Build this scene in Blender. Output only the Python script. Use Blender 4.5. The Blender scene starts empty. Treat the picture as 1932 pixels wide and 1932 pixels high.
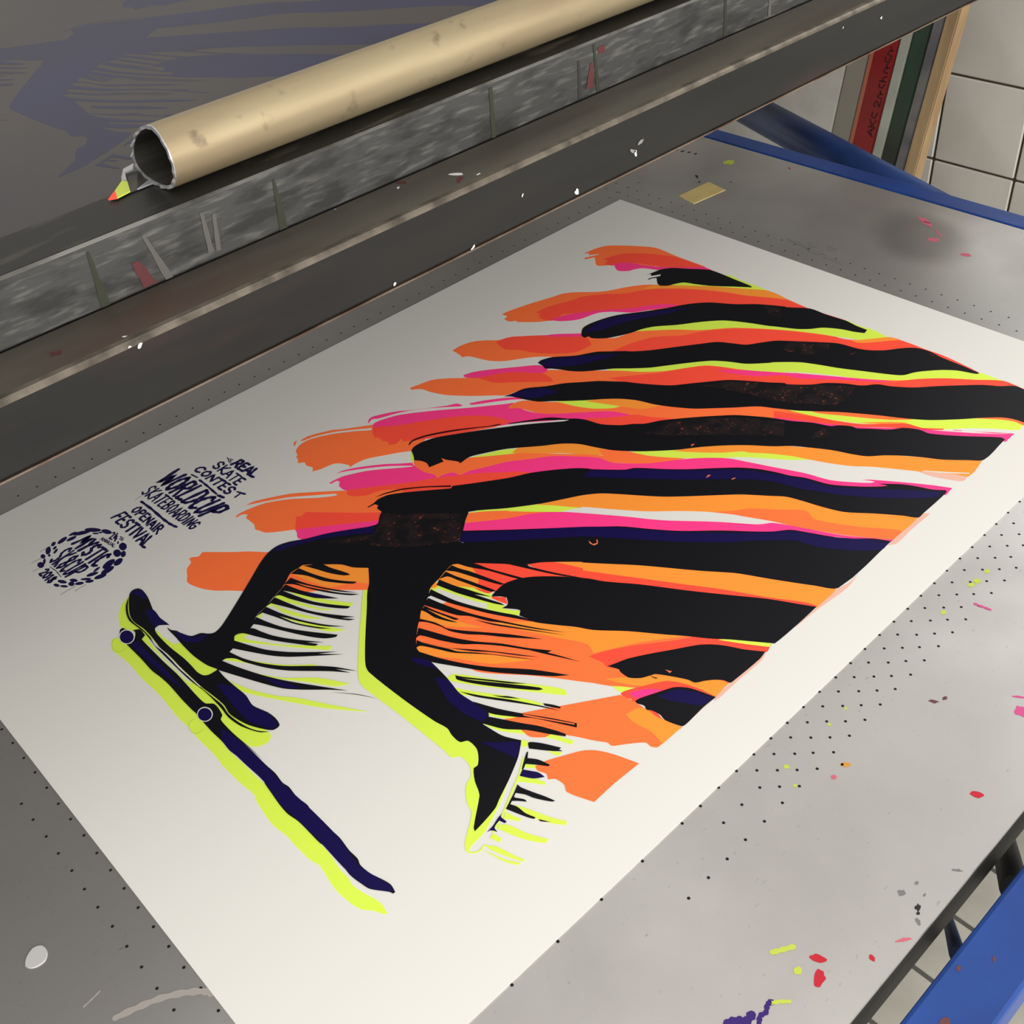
import bpy, bmesh, math, random
from mathutils import Vector, Matrix
from mathutils.geometry import tessellate_polygon

# ------------------------------------------------------------------ camera, light, exposure
scene = bpy.context.scene
col = scene.collection
TZ = 0.80                       # height of the table top above the floor
random.seed(7)

cam_data = bpy.data.cameras.new('camera')
cam = bpy.data.objects.new('camera', cam_data)
col.objects.link(cam)
right = Vector((-0.72507607, 0.68439681, -0.07658783))
down = Vector((0.48259260, 0.42561581, -0.76547734))
fwd = Vector((-0.49129326, -0.59199002, -0.63888868))
m = Matrix((right, -down, -fwd)).transposed().to_4x4()
m.translation = Vector((1.06295462, 0.98488040, 0.66189786 + TZ))
cam.matrix_world = m
cam_data.sensor_width = 36.0
cam_data.lens = 2115.4 / 1932 * 36.0
cam_data.clip_start = 0.02
cam_data.clip_end = 50
scene.camera = cam

world = bpy.data.worlds.new('workshop_light')
scene.world = world
world.use_nodes = True
bg = world.node_tree.nodes['Background']
bg.inputs['Color'].default_value = (1.0, 0.97, 0.93, 1)
bg.inputs['Strength'].default_value = 0.82

def area(name, loc, aim, sx, sy, power, color):
    d = bpy.data.lights.new(name, 'AREA')
    d.shape = 'RECTANGLE'; d.size = sx; d.size_y = sy; d.energy = power; d.color = color
    o = bpy.data.objects.new(name, d); col.objects.link(o)
    o.location = loc
    o.rotation_euler = (Vector(aim) - Vector(loc)).to_track_quat('-Z', 'Y').to_euler()
    return o
# daylight from the high window in the tiled wall, then two added fill lamps
area('window_daylight', (-1.0, 1.35, TZ + 0.90), (0.9, 1.25, TZ + 0.70), 2.8, 1.6, 11, (0.95, 0.98, 1.0))
area('added_front_fill', (0.7, 4.2, TZ + 1.05), (0.6, 0.3, TZ + 0.2), 5.2, 2.0, 195, (1.0, 0.985, 0.96))  # unseen lamp added in front to lift the shade under the screen
area('added_overhead_fill', (1.5, 1.9, TZ + 1.75), (0.8, 0.6, TZ), 1.4, 0.5, 8, (1.0, 0.96, 0.88))  # unseen lamp added overhead for extra fill

vs = scene.view_settings
vs.view_transform = 'Standard'
vs.look = 'None'
vs.gamma = 1.0
vs.use_curve_mapping = False
vs.exposure = -0.14

# ------------------------------------------------------------------ helpers
def lin(r, g, b):
    f = lambda c: (c / 255 / 12.92) if c <= 10.31 else ((c / 255 + 0.055) / 1.055) ** 2.4
    return (f(r), f(g), f(b), 1)

MATS = {}
def mat(name, color, rough=0.6, metal=0.0, spec=0.5, color2=None, scale=20, lo=0.4, hi=0.65, stretch=(1, 1, 1),
        bump=0.0, bscale=None, rough2=None, detail=6, coords='Object', color3=None, scale3=8, lo3=0.5, hi3=0.7, stretch3=(1, 1, 1)):
    mt = bpy.data.materials.new(name); MATS[name] = mt
    mt.use_nodes = True
    nt = mt.node_tree; N = nt.nodes; L = nt.links
    b = N['Principled BSDF']
    b.inputs['Base Color'].default_value = color
    b.inputs['Roughness'].default_value = rough
    b.inputs['Metallic'].default_value = metal
    b.inputs['Specular IOR Level'].default_value = spec
    if color2 or bump or color3:
        tc = N.new('ShaderNodeTexCoord')
    def noise(sc, st, lo, hi, det=detail):
        mp = N.new('ShaderNodeMapping'); mp.inputs['Scale'].default_value = st
        L.new(tc.outputs[coords], mp.inputs['Vector'])
        nz = N.new('ShaderNodeTexNoise'); nz.inputs['Scale'].default_value = sc; nz.inputs['Detail'].default_value = det
        L.new(mp.outputs['Vector'], nz.inputs['Vector'])
        rp = N.new('ShaderNodeMapRange'); rp.inputs['From Min'].default_value = lo; rp.inputs['From Max'].default_value = hi
        L.new(nz.outputs['Fac'], rp.inputs['Value'])
        return nz, rp
    cur = None
    if color2:
        nz, rp = noise(scale, stretch, lo, hi)
        mx = N.new('ShaderNodeMix'); mx.data_type = 'RGBA'
        mx.inputs['A'].default_value = color; mx.inputs['B'].default_value = color2
        L.new(rp.outputs['Result'], mx.inputs['Factor'])
        cur = mx.outputs['Result']
        if rough2 is not None:
            rr = N.new('ShaderNodeMix'); rr.data_type = 'FLOAT'
            rr.inputs['A'].default_value = rough; rr.inputs['B'].default_value = rough2
            L.new(rp.outputs['Result'], rr.inputs['Factor']); L.new(rr.outputs['Result'], b.inputs['Roughness'])
    if color3:
        nz3, rp3 = noise(scale3, stretch3, lo3, hi3)
        mx3 = N.new('ShaderNodeMix'); mx3.data_type = 'RGBA'
        mx3.inputs['A'].default_value = color; mx3.inputs['B'].default_value = color3
        if cur: L.new(cur, mx3.inputs['A'])
        L.new(rp3.outputs['Result'], mx3.inputs['Factor'])
        cur = mx3.outputs['Result']
    if cur: L.new(cur, b.inputs['Base Color'])
    if bump:
        nb, rb = noise(bscale or scale * 3, stretch, 0, 1)
        bp = N.new('ShaderNodeBump'); bp.inputs['Strength'].default_value = bump; bp.inputs['Distance'].default_value = 0.001
        L.new(nb.outputs['Fac'], bp.inputs['Height']); L.new(bp.outputs['Normal'], b.inputs['Normal'])
    return mt

def link(name, me, material, parent=None):
    o = bpy.data.objects.new(name, me)
    col.objects.link(o)
    if material and not me.materials: me.materials.append(MATS[material])
    if parent:
        o.parent = parent
        o.matrix_parent_inverse = parent.matrix_world.inverted() if False else Matrix.Translation(-parent.location)
    return o

def empty(name, loc, label, cat, group=None):
    o = bpy.data.objects.new(name, None); col.objects.link(o)
    o.location = loc; o.empty_display_size = 0.05
    o['label'] = label; o['category'] = cat
    if group: o['group'] = group
    return o

def tag(o, label, cat, group=None):
    o['label'] = label; o['category'] = cat
    if group: o['group'] = group
    return o

def mesh_from(verts, faces, name='mesh', z=TZ):
    me = bpy.data.meshes.new(name)
    me.from_pydata([(v[0], v[1], v[2] + z) for v in verts], [], faces)
    me.update()
    return me

def finish(bm, name='mesh', smooth=False):
    bmesh.ops.recalc_face_normals(bm, faces=bm.faces)
    me = bpy.data.meshes.new(name); bm.to_mesh(me); bm.free()
    if smooth:
        for p in me.polygons: p.use_smooth = True
    return me

def box_mesh(x0, x1, y0, y1, z0, z1, bevel=0.0, segs=2, z=TZ, name='box'):
    bm = bmesh.new()
    r = bmesh.ops.create_cube(bm, size=1)
    for v in r['verts']:
        v.co = Vector(((x0 + x1) / 2 + v.co.x * (x1 - x0), (y0 + y1) / 2 + v.co.y * (y1 - y0), (z0 + z1) / 2 + v.co.z * (z1 - z0) + z))
    if bevel:
        bmesh.ops.bevel(bm, geom=list(bm.edges), offset=bevel, segments=segs, affect='EDGES', profile=0.5)
    return finish(bm, name)

def prism(poly, axis_a, axis_b, name='prism', z=TZ):
    """poly: list of 3D points (one end), other end = same list at axis_b; poly given as function of station"""
    n = len(axis_a)
    verts = [tuple(p) for p in axis_a] + [tuple(p) for p in axis_b]
    faces = [tuple(range(n))[::-1], tuple(range(n, 2 * n))] + [(i, (i + 1) % n, n + (i + 1) % n, n + i) for i in range(n)]
    me = mesh_from(verts, faces, name, z)
    bm = bmesh.new(); bm.from_mesh(me); bmesh.ops.recalc_face_normals(bm, faces=bm.faces); bm.to_mesh(me); bm.free()
    return me

def cyl_mesh(p0, p1, r, n=24, name='tube', smooth=True, z=TZ, r1=None):
    p0 = Vector(p0); p1 = Vector(p1); d = (p1 - p0).normalized()
    a = d.orthogonal().normalized(); b = d.cross(a)
    r1 = r if r1 is None else r1
    v = []
    for p, rr in ((p0, r), (p1, r1)):
        for k in range(n):
            t = 2 * math.pi * k / n
            q = p + a * math.cos(t) * rr + b * math.sin(t) * rr
            v.append(tuple(q))
    f = [tuple(range(n))[::-1], tuple(range(n, 2 * n))] + [(i, (i + 1) % n, n + (i + 1) % n, n + i) for i in range(n)]
    me = mesh_from(v, f, name, z)
    if smooth:
        for p in me.polygons:
            if len(p.vertices) == 4: p.use_smooth = True
    return me

def smooth_poly(P, closed=True, sub=4, corner=62):
    """Catmull-Rom through the points; sharp turns stay corners."""
    n = len(P); out = []
    V = [Vector((p[0], p[1])) for p in P]
    def turn(i):
        a = V[i] - V[i - 1]; b = V[(i + 1) % n] - V[i]
        if a.length < 1e-9 or b.length < 1e-9: return 180
        return math.degrees(a.angle(b))
    cor = [turn(i) > corner for i in range(n)]
    if not closed: cor[0] = cor[-1] = True
    for i in range(n if closed else n - 1):
        p1, p2 = V[i], V[(i + 1) % n]
        L_ = (p2 - p1).length
        def tangent(k, fwd_):
            if cor[k]: return (p2 - p1)
            a, b = V[k - 1], V[(k + 1) % n]
            t = (b - a)
            return t.normalized() * L_ if t.length > 1e-9 else (p2 - p1)
        t1 = tangent(i, True); t2 = tangent((i + 1) % n, False)
        for s in range(sub):
            u = s / sub
            h00 = 2 * u**3 - 3 * u**2 + 1; h10 = u**3 - 2 * u**2 + u; h01 = -2 * u**3 + 3 * u**2; h11 = u**3 - u**2
            q = p1 * h00 + t1 * (h10 * 0.85) + p2 * h01 + t2 * (h11 * 0.85)
            out.append((q.x, q.y))
    if not closed: out.append((V[-1].x, V[-1].y))
    return out

class Flat:
    """collects flat ink shapes, each a polygon at its own small height"""
    def __init__(self): self.v = []; self.f = []
    def poly(self, P, z):
        base = len(self.v)
        tris = tessellate_polygon([[Vector((p[0], p[1], 0)) for p in P]])
        self.v += [(p[0], p[1], z) for p in P]
        for t in tris:
            a, b, c = t
            A, B, C = P[a], P[b], P[c]
            if (B[0] - A[0]) * (C[1] - A[1]) - (B[1] - A[1]) * (C[0] - A[0]) < 0: b, c = c, b
            self.f.append((base + a, base + b, base + c))
    def brush(self, P, w, z, taper=False):
        P = smooth_poly(P, closed=False, sub=5, corner=75) if len(P) > 2 else P
        n = len(P); L_ = []; R_ = []
        for i in range(n):
            a = Vector(P[max(i - 1, 0)]); b = Vector(P[min(i + 1, n - 1)])
            d = (b - a)
            d = d.normalized() if d.length > 1e-9 else Vector((1, 0))
            nn = Vector((-d.y, d.x)); k = w * (1.0 + 0.22 * math.sin(i * 1.7 + P[0][0] * 900))
            p = Vector(P[i]); L_.append(p + nn * k); R_.append(p - nn * k)
        base = len(self.v)
        self.v += [(p.x, p.y, z) for p in L_] + [(p.x, p.y, z) for p in R_]
        for i in range(n - 1):
            self.f.append((base + n + i, base + n + i + 1, base + i + 1, base + i))
        for c in (P[0], P[-1]):
            base = len(self.v)
            self.v += [(c[0] + w * math.cos(t * math.pi / 4), c[1] + w * math.sin(t * math.pi / 4), z - 0.000003) for t in range(8)]
            self.f.append(tuple(range(base, base + 8)))
    def build(self, name, material, parent=None, z=TZ):
        if not self.v: return None
        return link(name, mesh_from(self.v, self.f, name, z), material, parent)

def clip_y(P, ymax):
    out = []
    for i in range(len(P)):
        a, b = P[i], P[(i + 1) % len(P)]
        ia, ib = a[1] <= ymax, b[1] <= ymax
        if ia: out.append(a)
        if ia != ib:
            t = (ymax - a[1]) / (b[1] - a[1]); out.append((a[0] + t * (b[0] - a[0]), ymax))
    return out

def blob(cx, cy, rx, ry, ang=0, n=14, rough=0.18, seed=0):
    rnd = random.Random(seed); out = []
    ca, sa = math.cos(ang), math.sin(ang)
    for k in range(n):
        t = 2 * math.pi * k / n; q = 1 + rnd.uniform(-rough, rough)
        u, v = rx * q * math.cos(t), ry * q * math.sin(t)
        out.append((cx + u * ca - v * sa, cy + u * sa + v * ca))
    return smooth_poly(out, True, 2, 200)

PRINT_SHAPES = """
yellow 0 1361,2050 1138,2147 779,2453 783,2662 777,2892 784,3046 877,2886 1247,2326 1391,2111
yellow 1 2480,2431 2268,2501 2021,2716 1699,2951 1487,3272 1292,3649 1213,3762 1008,3992 786,4110 796,4282 778,4434 807,4645 957,4534 1058,4423 1107,4309 1199,4091 1449,3622 1512,3528 1691,3270 1971,3007 2123,2801 2304,2619
yellow 2 3222,2751 3134,2804 3019,2917 2740,3163 2348,3474 2160,3790 1886,4083 1791,4210 1619,4574 1388,5044 1326,5156 1129,5259 990,5398 861,5542 822,5721 811,5969 1014,5701 1262,5413 1472,5172 1590,5021 1789,4690 1916,4461 2055,4237 2141,4135 2290,3890 2400,3671 2493,3513 2641,3399 2848,3256 3018,3080 3123,2927 3196,2828
yellow 0 4018,2723 3809,2938 3662,3128 3647,3355 3749,3289 3889,3098 3972,2930
yellow 3 2660,4520 2620,4585 2451,4837 2316,5048 2130,5369 2009,5580 1860,5771 1654,5996 1488,6174 1381,6316 1377,6479 1481,6488 1608,6307 1757,6123 1928,5950 2024,5801 2072,5732 2086,5656 2162,5534 2321,5347 2383,5242 2467,5076 2520,4962 2597,4787 2715,4561
yellow 0 5638,2351 5553,2262 5542,2361 5550,2496 5620,2473 5668,2423
yellow 0 5270,2788 5121,2860 4963,2942 4852,3041 4809,3178 4977,3041 5153,2895 5247,2830
yellow 3 4240,3842 4074,3993 3842,4233 3748,4370 3576,4584 3418,4738 3390,4784 3291,4913 3207,5052 3164,5153 3131,5293 3243,5175 3361,5010 3518,4787 3656,4648 3837,4444 3978,4276 4072,4139 4158,3994
yellow 0 5830,3418 5696,3494 5525,3625 5353,3757 5211,3918 5084,4151 5165,4097 5254,4051 5437,3843 5574,3678 5735,3537 5839,3445
yellow 0 5552,6103 5469,6175 5282,6444 5333,6460 5443,6292
yellow 0 6469,5828 6422,5882 6368,5963 6471,5920
orange 1 1456,701 1361,711 1195,745 1102,798 989,932 847,1156 773,1321 785,1670 780,2120 884,2026 1071,1728 1286,1432 1437,1206 1559,1086 1566,1034 1491,944 1433,879 1554,825 1520,789 1352,873 1339,860 1444,780 1397,755
coral 2 1420,995 1210,1055 1111,1121 974,1306 820,1625 797,1827 781,2124 841,2081 1102,1718 1196,1465 1301,1293 1457,1205 1491,1100 1393,1068
pink 3 1415,1186 1332,1244 1266,1337 1218,1484 1121,1679 964,1912 796,2115 812,2305 862,2275 1102,1938 1207,1699 1280,1540 1376,1475 1437,1454 1512,1351 1471,1260
orange 4 3140,1000 3007,1017 2720,1093 2491,1173 2354,1211 2241,1293 2011,1549 1704,1732 1544,1865 1348,2146 1117,2480 877,2886 786,3048 804,3292 835,3665 1076,3345 1396,2874 2138,2123 2367,1882 2766,1619 2882,1546 2988,1465 3146,1272 3136,1242 3202,1186 3195,1099 3133,1092
amber 5 1520,1917 1344,2142 1112,2477 873,2882 786,3048 800,3289 841,3319 1033,2922 1128,2660 1325,2304 1532,2036 1683,1879
coral 6 2859,1284 2675,1300 2343,1431 2284,1430 2079,1575 1862,1801 1664,1916 1532,2036 1328,2305 1134,2665 1033,2922 836,3315 832,3646 791,4113 839,4045 903,3696 1087,3353 1112,3308 1396,2874 1746,2483 1902,2268 2222,2020 2367,1882 2691,1545 2813,1590 2894,1540 2913,1426 2884,1358 2839,1350
pink 7 2874,1548 2697,1588 2514,1709 2362,1822 2089,2079 1810,2276 1693,2455 1717,2476 1940,2301 2145,2165 2254,2013 2315,1925 2428,1848 2653,1787 2808,1661
orange 8 4046,1153 3922,1150 3780,1188 3657,1286 3561,1395 3409,1463 3275,1607 3090,1793 2873,2018 2822,2131 2703,2373 2464,2451 2294,2611 2117,2796 1965,3002 1685,3265 1382,3714 1195,4088 1093,4381 959,4535 795,4668 773,4812 775,5076 973,4937 1311,4365 1702,3809 2000,3511 2449,3078 3373,2220 3433,2100 3541,1974 3695,1859 3821,1769 3916,1647 3975,1483 4010,1386 4068,1346 4052,1279
amber 9 1111,4393 950,4529 792,4667 784,4765 978,4595 1095,4479
coral 9 3612,1411 3468,1430 3317,1556 3090,1793 2891,2035 2886,2139 2960,2280 3186,2250 3371,2075 3481,1913 3563,1720 3646,1600 3637,1496
coral 10 2940,2540 2662,2595 2400,2703 2171,2925 1993,3025 1699,3276 1392,3722 1206,4096 1110,4327 1112,4458 987,4601 853,4706 777,4815 775,5076 766,5266 797,5549 828,5725 880,5480 995,4950 1723,3825 2009,3519 2449,3078 2759,2851
pink 10 3191,1709 3061,1801 2859,2023 2884,2083 3037,1924
white 11 1152,4225 1099,4320 1058,4423 1095,4382 1129,4324
orange 12 4843,1375 4754,1395 4581,1443 4447,1557 4327,1687 4169,1812 4049,1867 3654,2252 3525,2405 3294,2700 3191,2823 3118,2923 3013,3076 2843,3252 2636,3395 2488,3509 2394,3667 2288,3889 2076,4222 2059,4240 1793,4692 1470,5171 1149,5492 963,5758 811,5969 828,6102 1198,5806 2408,4333 3008,3550 3494,2854 3761,2604 4079,2334 4262,2278 4345,2187 4511,2006 4676,1784 4750,1605 4780,1485 4859,1415
coral 13 4241,1779 4081,1864 3872,2044 3726,2254 3726,2395 3760,2482 4012,2192 4180,2009 4214,1898
coral 13 3338,2875 3145,3030 2907,3227 2688,3360 2495,3515 2400,3671 2304,3931 2120,4254 1980,4506 1750,4819 1532,5135 1327,5305 1149,5492 963,5758 813,5970 817,6194 814,6472 865,6219 1602,5327 2408,4333 3008,3550 3214,3254
pink 14 4304,1633 4205,1663 4076,1746 3803,1972 3634,2124 3625,2222 3638,2271 3710,2273 3876,2049 4013,1920 4137,1851 4246,1784 4318,1677
pink 14 2501,3644 2361,3794 2226,3991 2076,4222 2065,4244 1942,4399 1846,4572 1719,4799 1588,5020 1503,5169 1614,5037 1833,4720 2064,4406 2120,4254 2305,4051 2422,3842
white 15 2079,4189 1971,4338 1868,4507 1760,4701 1721,4800 1852,4576 1987,4350
pink 15 5520,1601 5396,1619 5224,1694 4938,1917 4666,2157 4354,2411 4314,2439 4331,2613 4258,2795 3921,3128 3653,3412 3651,3486 3606,3602 3696,3589 3921,3418 4058,3226 4181,3020 4229,3017 4533,2739 4728,2603 4823,2511 5458,1983 5583,1683
pink 16 5558,1556 5500,1497 5436,1493 5219,1610 5090,1722 4799,1941 4711,1989 4690,2057 4712,2063 4817,1962 4997,1799 5197,1661 5430,1564 5483,1524 5518,1540
pink 16 4625,2088 4490,2165 4295,2313 4213,2403 4187,2481 4281,2386 4425,2274 4622,2130
orange 17 6254,1315 6124,1315 5918,1416 5729,1560 5606,1673 5563,1676 5368,1872 5300,2198 5497,2326 5642,2210 5790,2118 5941,2030 6068,2007 6137,2013 6124,1977 6195,1851 6352,1813 6428,1782 6389,1728 6411,1660 6393,1595 6448,1552 6408,1505 6399,1458 6367,1436 6345,1373
orange 18 6203,1253 6096,1255 5876,1357 5803,1420 5540,1608 5552,1642 5583,1643 5710,1535 5870,1410 6062,1310 6197,1275
orange 0 6303,1272 6264,1227 6227,1225 6248,1245 6293,1284
coral 19 5570,1637 5480,1726 5343,1840 5139,1969 4849,2183 4685,2359 4588,2536 4568,2638 4533,2670 4735,2610 5137,2354 5337,2227 5517,2078 5490,2022 5577,2056 5646,2020 5621,1960 5646,1916 5640,1832 5669,1813 5629,1722
orange 16 4020,2860 3903,3078 3735,3277 3651,3327 3452,3386 3377,3555 3172,3917 2899,4215 2734,4377 2605,4609 2592,4706 2482,5041 2424,5210 2565,5069 2832,4648 3042,4327 3279,4079 3770,3747 3681,3576 3727,3397 3857,3197 4032,3038 4116,2955
coral 17 4032,3201 3825,3407 3644,3557 3588,3679 3499,3815 3424,3933 3770,3747 4069,3397
amber 18 3806,2993 3659,3092 3540,3226 3429,3445 3362,3636 3530,3534 3613,3388 3697,3209
orange 19 4400,2451 4321,2446 4214,2491 4111,2645 4002,2791 3938,2980 3853,3144 3753,3293 3685,3390 3852,3225 4020,3059 4188,2893 4273,2776 4314,2648 4348,2545 4410,2488
orange 17 2481,4812 2312,5045 2112,5357 1993,5570 1960,5663 2107,5498 2238,5293 2362,5079 2456,4917
orange 14 1575,6088 1390,6255 1332,6357 1316,6492 1359,6548 1385,6483 1385,6385 1468,6231
coral 18 2710,4557 2593,4784 2475,5066 2390,5247 2327,5351 2064,5642 2041,5741 2024,5801 1903,5963 1937,5955 2088,5770 2218,5568 2367,5377 2468,5225 2562,5066 2678,4845 2805,4628
amber 19 2355,5282 2251,5389 2135,5516 2037,5654 2079,5624 2242,5441
pink 20 2796,4621 2678,4845 2562,5066 2437,5278 2333,5427 2221,5571 2075,5762 1983,5914 1887,6062 1782,6218 1647,6394 1558,6486 1730,6491 1829,6297 2083,5905 2876,4681
pink 21 1775,6187 1663,6337 1563,6479 1676,6344
pink 21 1875,6028 1824,6094 1833,6099 1876,6043
amber 20 4918,3061 4813,3049 4638,3182 4453,3321 4350,3459 4252,3679 4146,3860 4225,3931 4461,3644 4588,3454 4743,3289 4886,3110
amber 21 3871,4228 3705,4334 3524,4472 3376,4636 3238,4805 3111,4981 3005,5147 2869,5323 2722,5627 2606,5789 2460,6006 2320,6224 2130,6476 2328,6507 2433,6501 2475,6388 2649,6121 2850,5789 2970,5633 3064,5457 3145,5270 3196,5141 3297,4962 3416,4795 3446,4732 3592,4596 3764,4383
orange 21 4324,3669 4167,3878 4131,3984 4059,4157 4186,4018 4368,3808
halo 22 2429,6499 2515,6498 2583,6378 2630,6259 2649,6121 2507,6333
white 23 2605,6155 2488,6322 2366,6485 2380,6486 2518,6311 2615,6160
orange 22 5658,2420 5603,2435 5542,2505 5410,2544 5326,2640 5306,2721 5252,2798 4957,3053 4886,3110 4669,3375 4454,3637 4332,3830 4250,3953 4158,3994 4005,4227 3876,4405 3968,4340 4146,4204 4261,4085 4392,3906 4464,3745 4523,3648 4554,3578 4699,3405 4880,3267 5060,3130 5271,3026 5370,2968 5432,2953 5499,2944 5517,2896 5589,2826 5635,2828 5736,2740 5712,2619 5726,2548
pink 23 6429,2058 6352,2064 6266,2080 6063,2188 5888,2333 5734,2468 5698,2482 5697,2637 5658,2765 5751,2875 5991,2641 6173,2513 6387,2280 6389,2171 6347,2124 6355,2088 6423,2084
pink 24 5708,2827 5631,2806 5521,2850 5496,2941 5418,2954 5349,2978 5269,3023 5058,3127 4877,3265 4697,3402 4552,3576 4421,3760 4392,3906 4261,4085 4146,4204 3968,4340 3800,4484 3625,4692 3535,4895 3452,5100 3335,5381 3274,5602 3172,5768 3070,5901 3030,5924 3045,5885 3085,5819 3030,5875 2874,6110 2742,6326 2662,6482 2791,6492 2825,6375 3032,6059 3278,5761 3382,5518 3467,5255 3665,4901 3802,4764 4020,4526 4370,4110 4665,3784 4880,3586 5149,3386 5611,3072
pink 24 6297,1989 6210,2005 6061,2092 5881,2233 5759,2355 5679,2428 5701,2486 5722,2454 5862,2301 6036,2154 6223,2023
coral 25 6384,2280 6136,2466 5871,2670 5681,2792 5509,2935 5333,3074 5153,3261 5087,3321 4996,3467 5453,3226 5838,2998 6103,2801 6097,2772 6277,2645 6263,2556 6380,2418 6395,2365
orange 26 7174,1724 7079,1740 6882,1844 6743,1937 6388,2281 6417,2335 6497,2279 6481,2262 6489,2240 6651,2095 6817,1946 7003,1826 7146,1742
orange 27 7327,1795 7279,1786 7161,1804 7018,1848 6835,1972 6634,2167 6490,2279 6403,2311 6389,2394 6318,2483 6154,2543 6008,2683 6227,2953 6382,2815 6852,2283 7050,2396 7267,2221 7294,2146 7310,2102 7280,2037 7276,1942 7276,1891 7236,1860 7274,1818 7337,1815
coral 28 6947,2239 6908,2269 6842,2250 6691,2432 6474,2686 6366,2795 6430,2911 6731,2669 7059,2391
coral 29 6382,2282 6328,2423 6279,2505 6397,2404 6416,2337
pink 29 7060,2389 6806,2590 6430,2893 6494,2949 6786,2742 6979,2646 7095,2554 7109,2500 7075,2441
orange 0 8040,2091 7969,2043 7957,1988 7930,1987 7881,2026 7821,1999 7745,2084 7636,2207 7523,2321 7400,2477 7565,2575 7850,2733 7916,2649 8021,2533 8090,2413 8132,2257 8087,2174
orange 26 5887,3483 5824,3436 5730,3531 5572,3675 5435,3841 5254,4051 5404,3962 5644,3753
orange 27 5957,3511 5821,3430 5687,3545 5552,3685 5631,3770 5782,3648
pink 28 6031,3586 5942,3509 5778,3645 5625,3764 5458,3865 5335,3967 5226,4083 5101,4256 4903,4546 4774,4753 4684,4880 4489,5117 4395,5237 4219,5483 4176,5525 4110,5576 4056,5672 3971,5834 3971,5855 3837,6138 3702,6341 3600,6476 3648,6479 3730,6359 4035,5900 4387,5460 4742,5063 5068,4601 5268,4364 5747,3893
amber 29 5322,3817 5176,3882 5033,3968 4807,4123 4645,4312 4565,4429 4296,4756 4047,5026 3879,5224 3736,5438 3667,5617 3597,5747 3530,5931 3409,6151 3271,6357 3200,6479 3402,6481 3600,6476 3702,6341 3833,6136 3971,5855 4048,5679 4095,5557 4210,5323 4245,5248 4353,5072 4514,4870 4716,4648 4878,4427 5059,4162 5084,4151 5229,3936
orange 30 4077,5311 3922,5512 3780,5698 3823,5828 3657,6165 3484,6418 3469,6480 3600,6476 3702,6341 3833,6136 3971,5855 4048,5679 4095,5557 4210,5323 4245,5248 4353,5072 4205,5216
halo 31 3210,6485 3141,6479 3100,6526 3420,6520 3632,6525 3702,6484 3600,6476
amber 30 5854,4408 5669,4593 5418,4906 5247,5151 5057,5417 4829,5705 4676,5950 4529,6229 4514,6312 4412,6469 4730,6477 4812,6352 5021,5951 5113,5809 5304,5473 5511,5140 5721,4799 5747,4670
coral 31 5952,4336 5851,4405 5778,4504 5732,4655 5580,4921 5426,5179 5210,5544 5070,5774 4894,6112 4736,6377 4707,6475 4775,6425 4785,6412 5082,5904 5444,5340 5762,4839 5838,4731 5898,4567
halo 31 4427,6479 4298,6505 4161,6498 4372,6527 4734,6495 5013,6482 4996,6477 4720,6478
halo 32 5393,6478 5486,6503 5780,6498 5995,6503 6056,6496 6014,6474 5834,6474
halo 33 6023,6481 6396,6479 6446,6488 6409,6473
orange 34 6886,3959 6777,4016 6717,4177 6608,4391 6367,4885 6123,5300 5652,5912 5673,5896 5297,6456 5399,6471 5863,6464 6014,6474 6018,6276 6172,6084 6308,6005 6375,5958 6470,5829 6546,5706 6505,5760 6657,5535 6602,5616 6716,5440 6837,5268 7013,5051 7089,4927 7087,4820 7300,4448 7279,4343 7174,4238 7001,4051
amber 35 6653,4623 6386,4896 6195,5174 5949,5520 5652,5912 5653,5927 5983,5680 6318,5490 6280,5385 6387,5165
amber 35 7294,4440 7279,4343 7215,4311 7034,4652 6838,4965 6700,5177 6944,4975 7097,4725
amber 36 7001,4051 6905,4063 6818,4405 6723,4628 6907,4397 7004,4170
coral 36 6368,5482 6241,5538 6040,5665 5858,5809 5681,5936 5657,5942 5577,6053 5476,6204 5331,6464 5396,6475 5676,6134 6038,5849 6281,5729 6352,5666 6340,5611 6358,5528
yellow 37 5542,6118 5471,6177 5285,6447 5333,6460 5441,6291
amber 37 6451,5739 6317,5858 6178,5973 6071,6114 5993,6278 5881,6355 5846,6462 6014,6474 6064,6337 6116,6152 6172,6084 6307,6003 6395,5869
yellow 38 6470,5829 6425,5884 6370,5963 6471,5920
coral 39 6481,5929 6449,5930 6314,5998 6155,6093 6102,6164 6042,6318 6016,6477 6073,6344 6146,6223 6340,6115 6456,6066 6490,6073 6467,6029 6491,5969
pink 40 6438,5967 6318,6037 6227,6144 6370,6083 6429,6053
orange 41 6486,5940 6876,5681 7121,5517 7269,5456 7244,5620 7247,5711 7157,5815 7049,5907 6939,6102 6893,6175 6891,6219 6818,6277 6703,6377 6702,6432 6670,6470 6411,6475 6451,6325 6463,6165 6471,6033 6494,5941
amber 42 6605,6095 6484,6126 6454,6191 6451,6325 6410,6477 6625,6476 6599,6341 6621,6190
coral 43 6457,6188 6430,6217 6451,6325 6465,6269
orange 42 7409,5938 7324,5960 7205,6019 7074,6090 7002,6161 6941,6276 6874,6468 7125,6457 7337,6461 7408,6265 7377,6206 7384,6126 7424,6090 7398,6046 7420,5985
coral 36 6329,3988 6244,3973 6043,4223 5971,4370 5900,4516 5830,4693 6079,4449 6135,4420 6222,4392 6287,4373 6330,4402 6366,4391 6416,4222 6364,4165
coral 37 5954,4330 5872,4379 5770,4493 5657,4737 5752,4829 5822,4653 5927,4435
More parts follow.
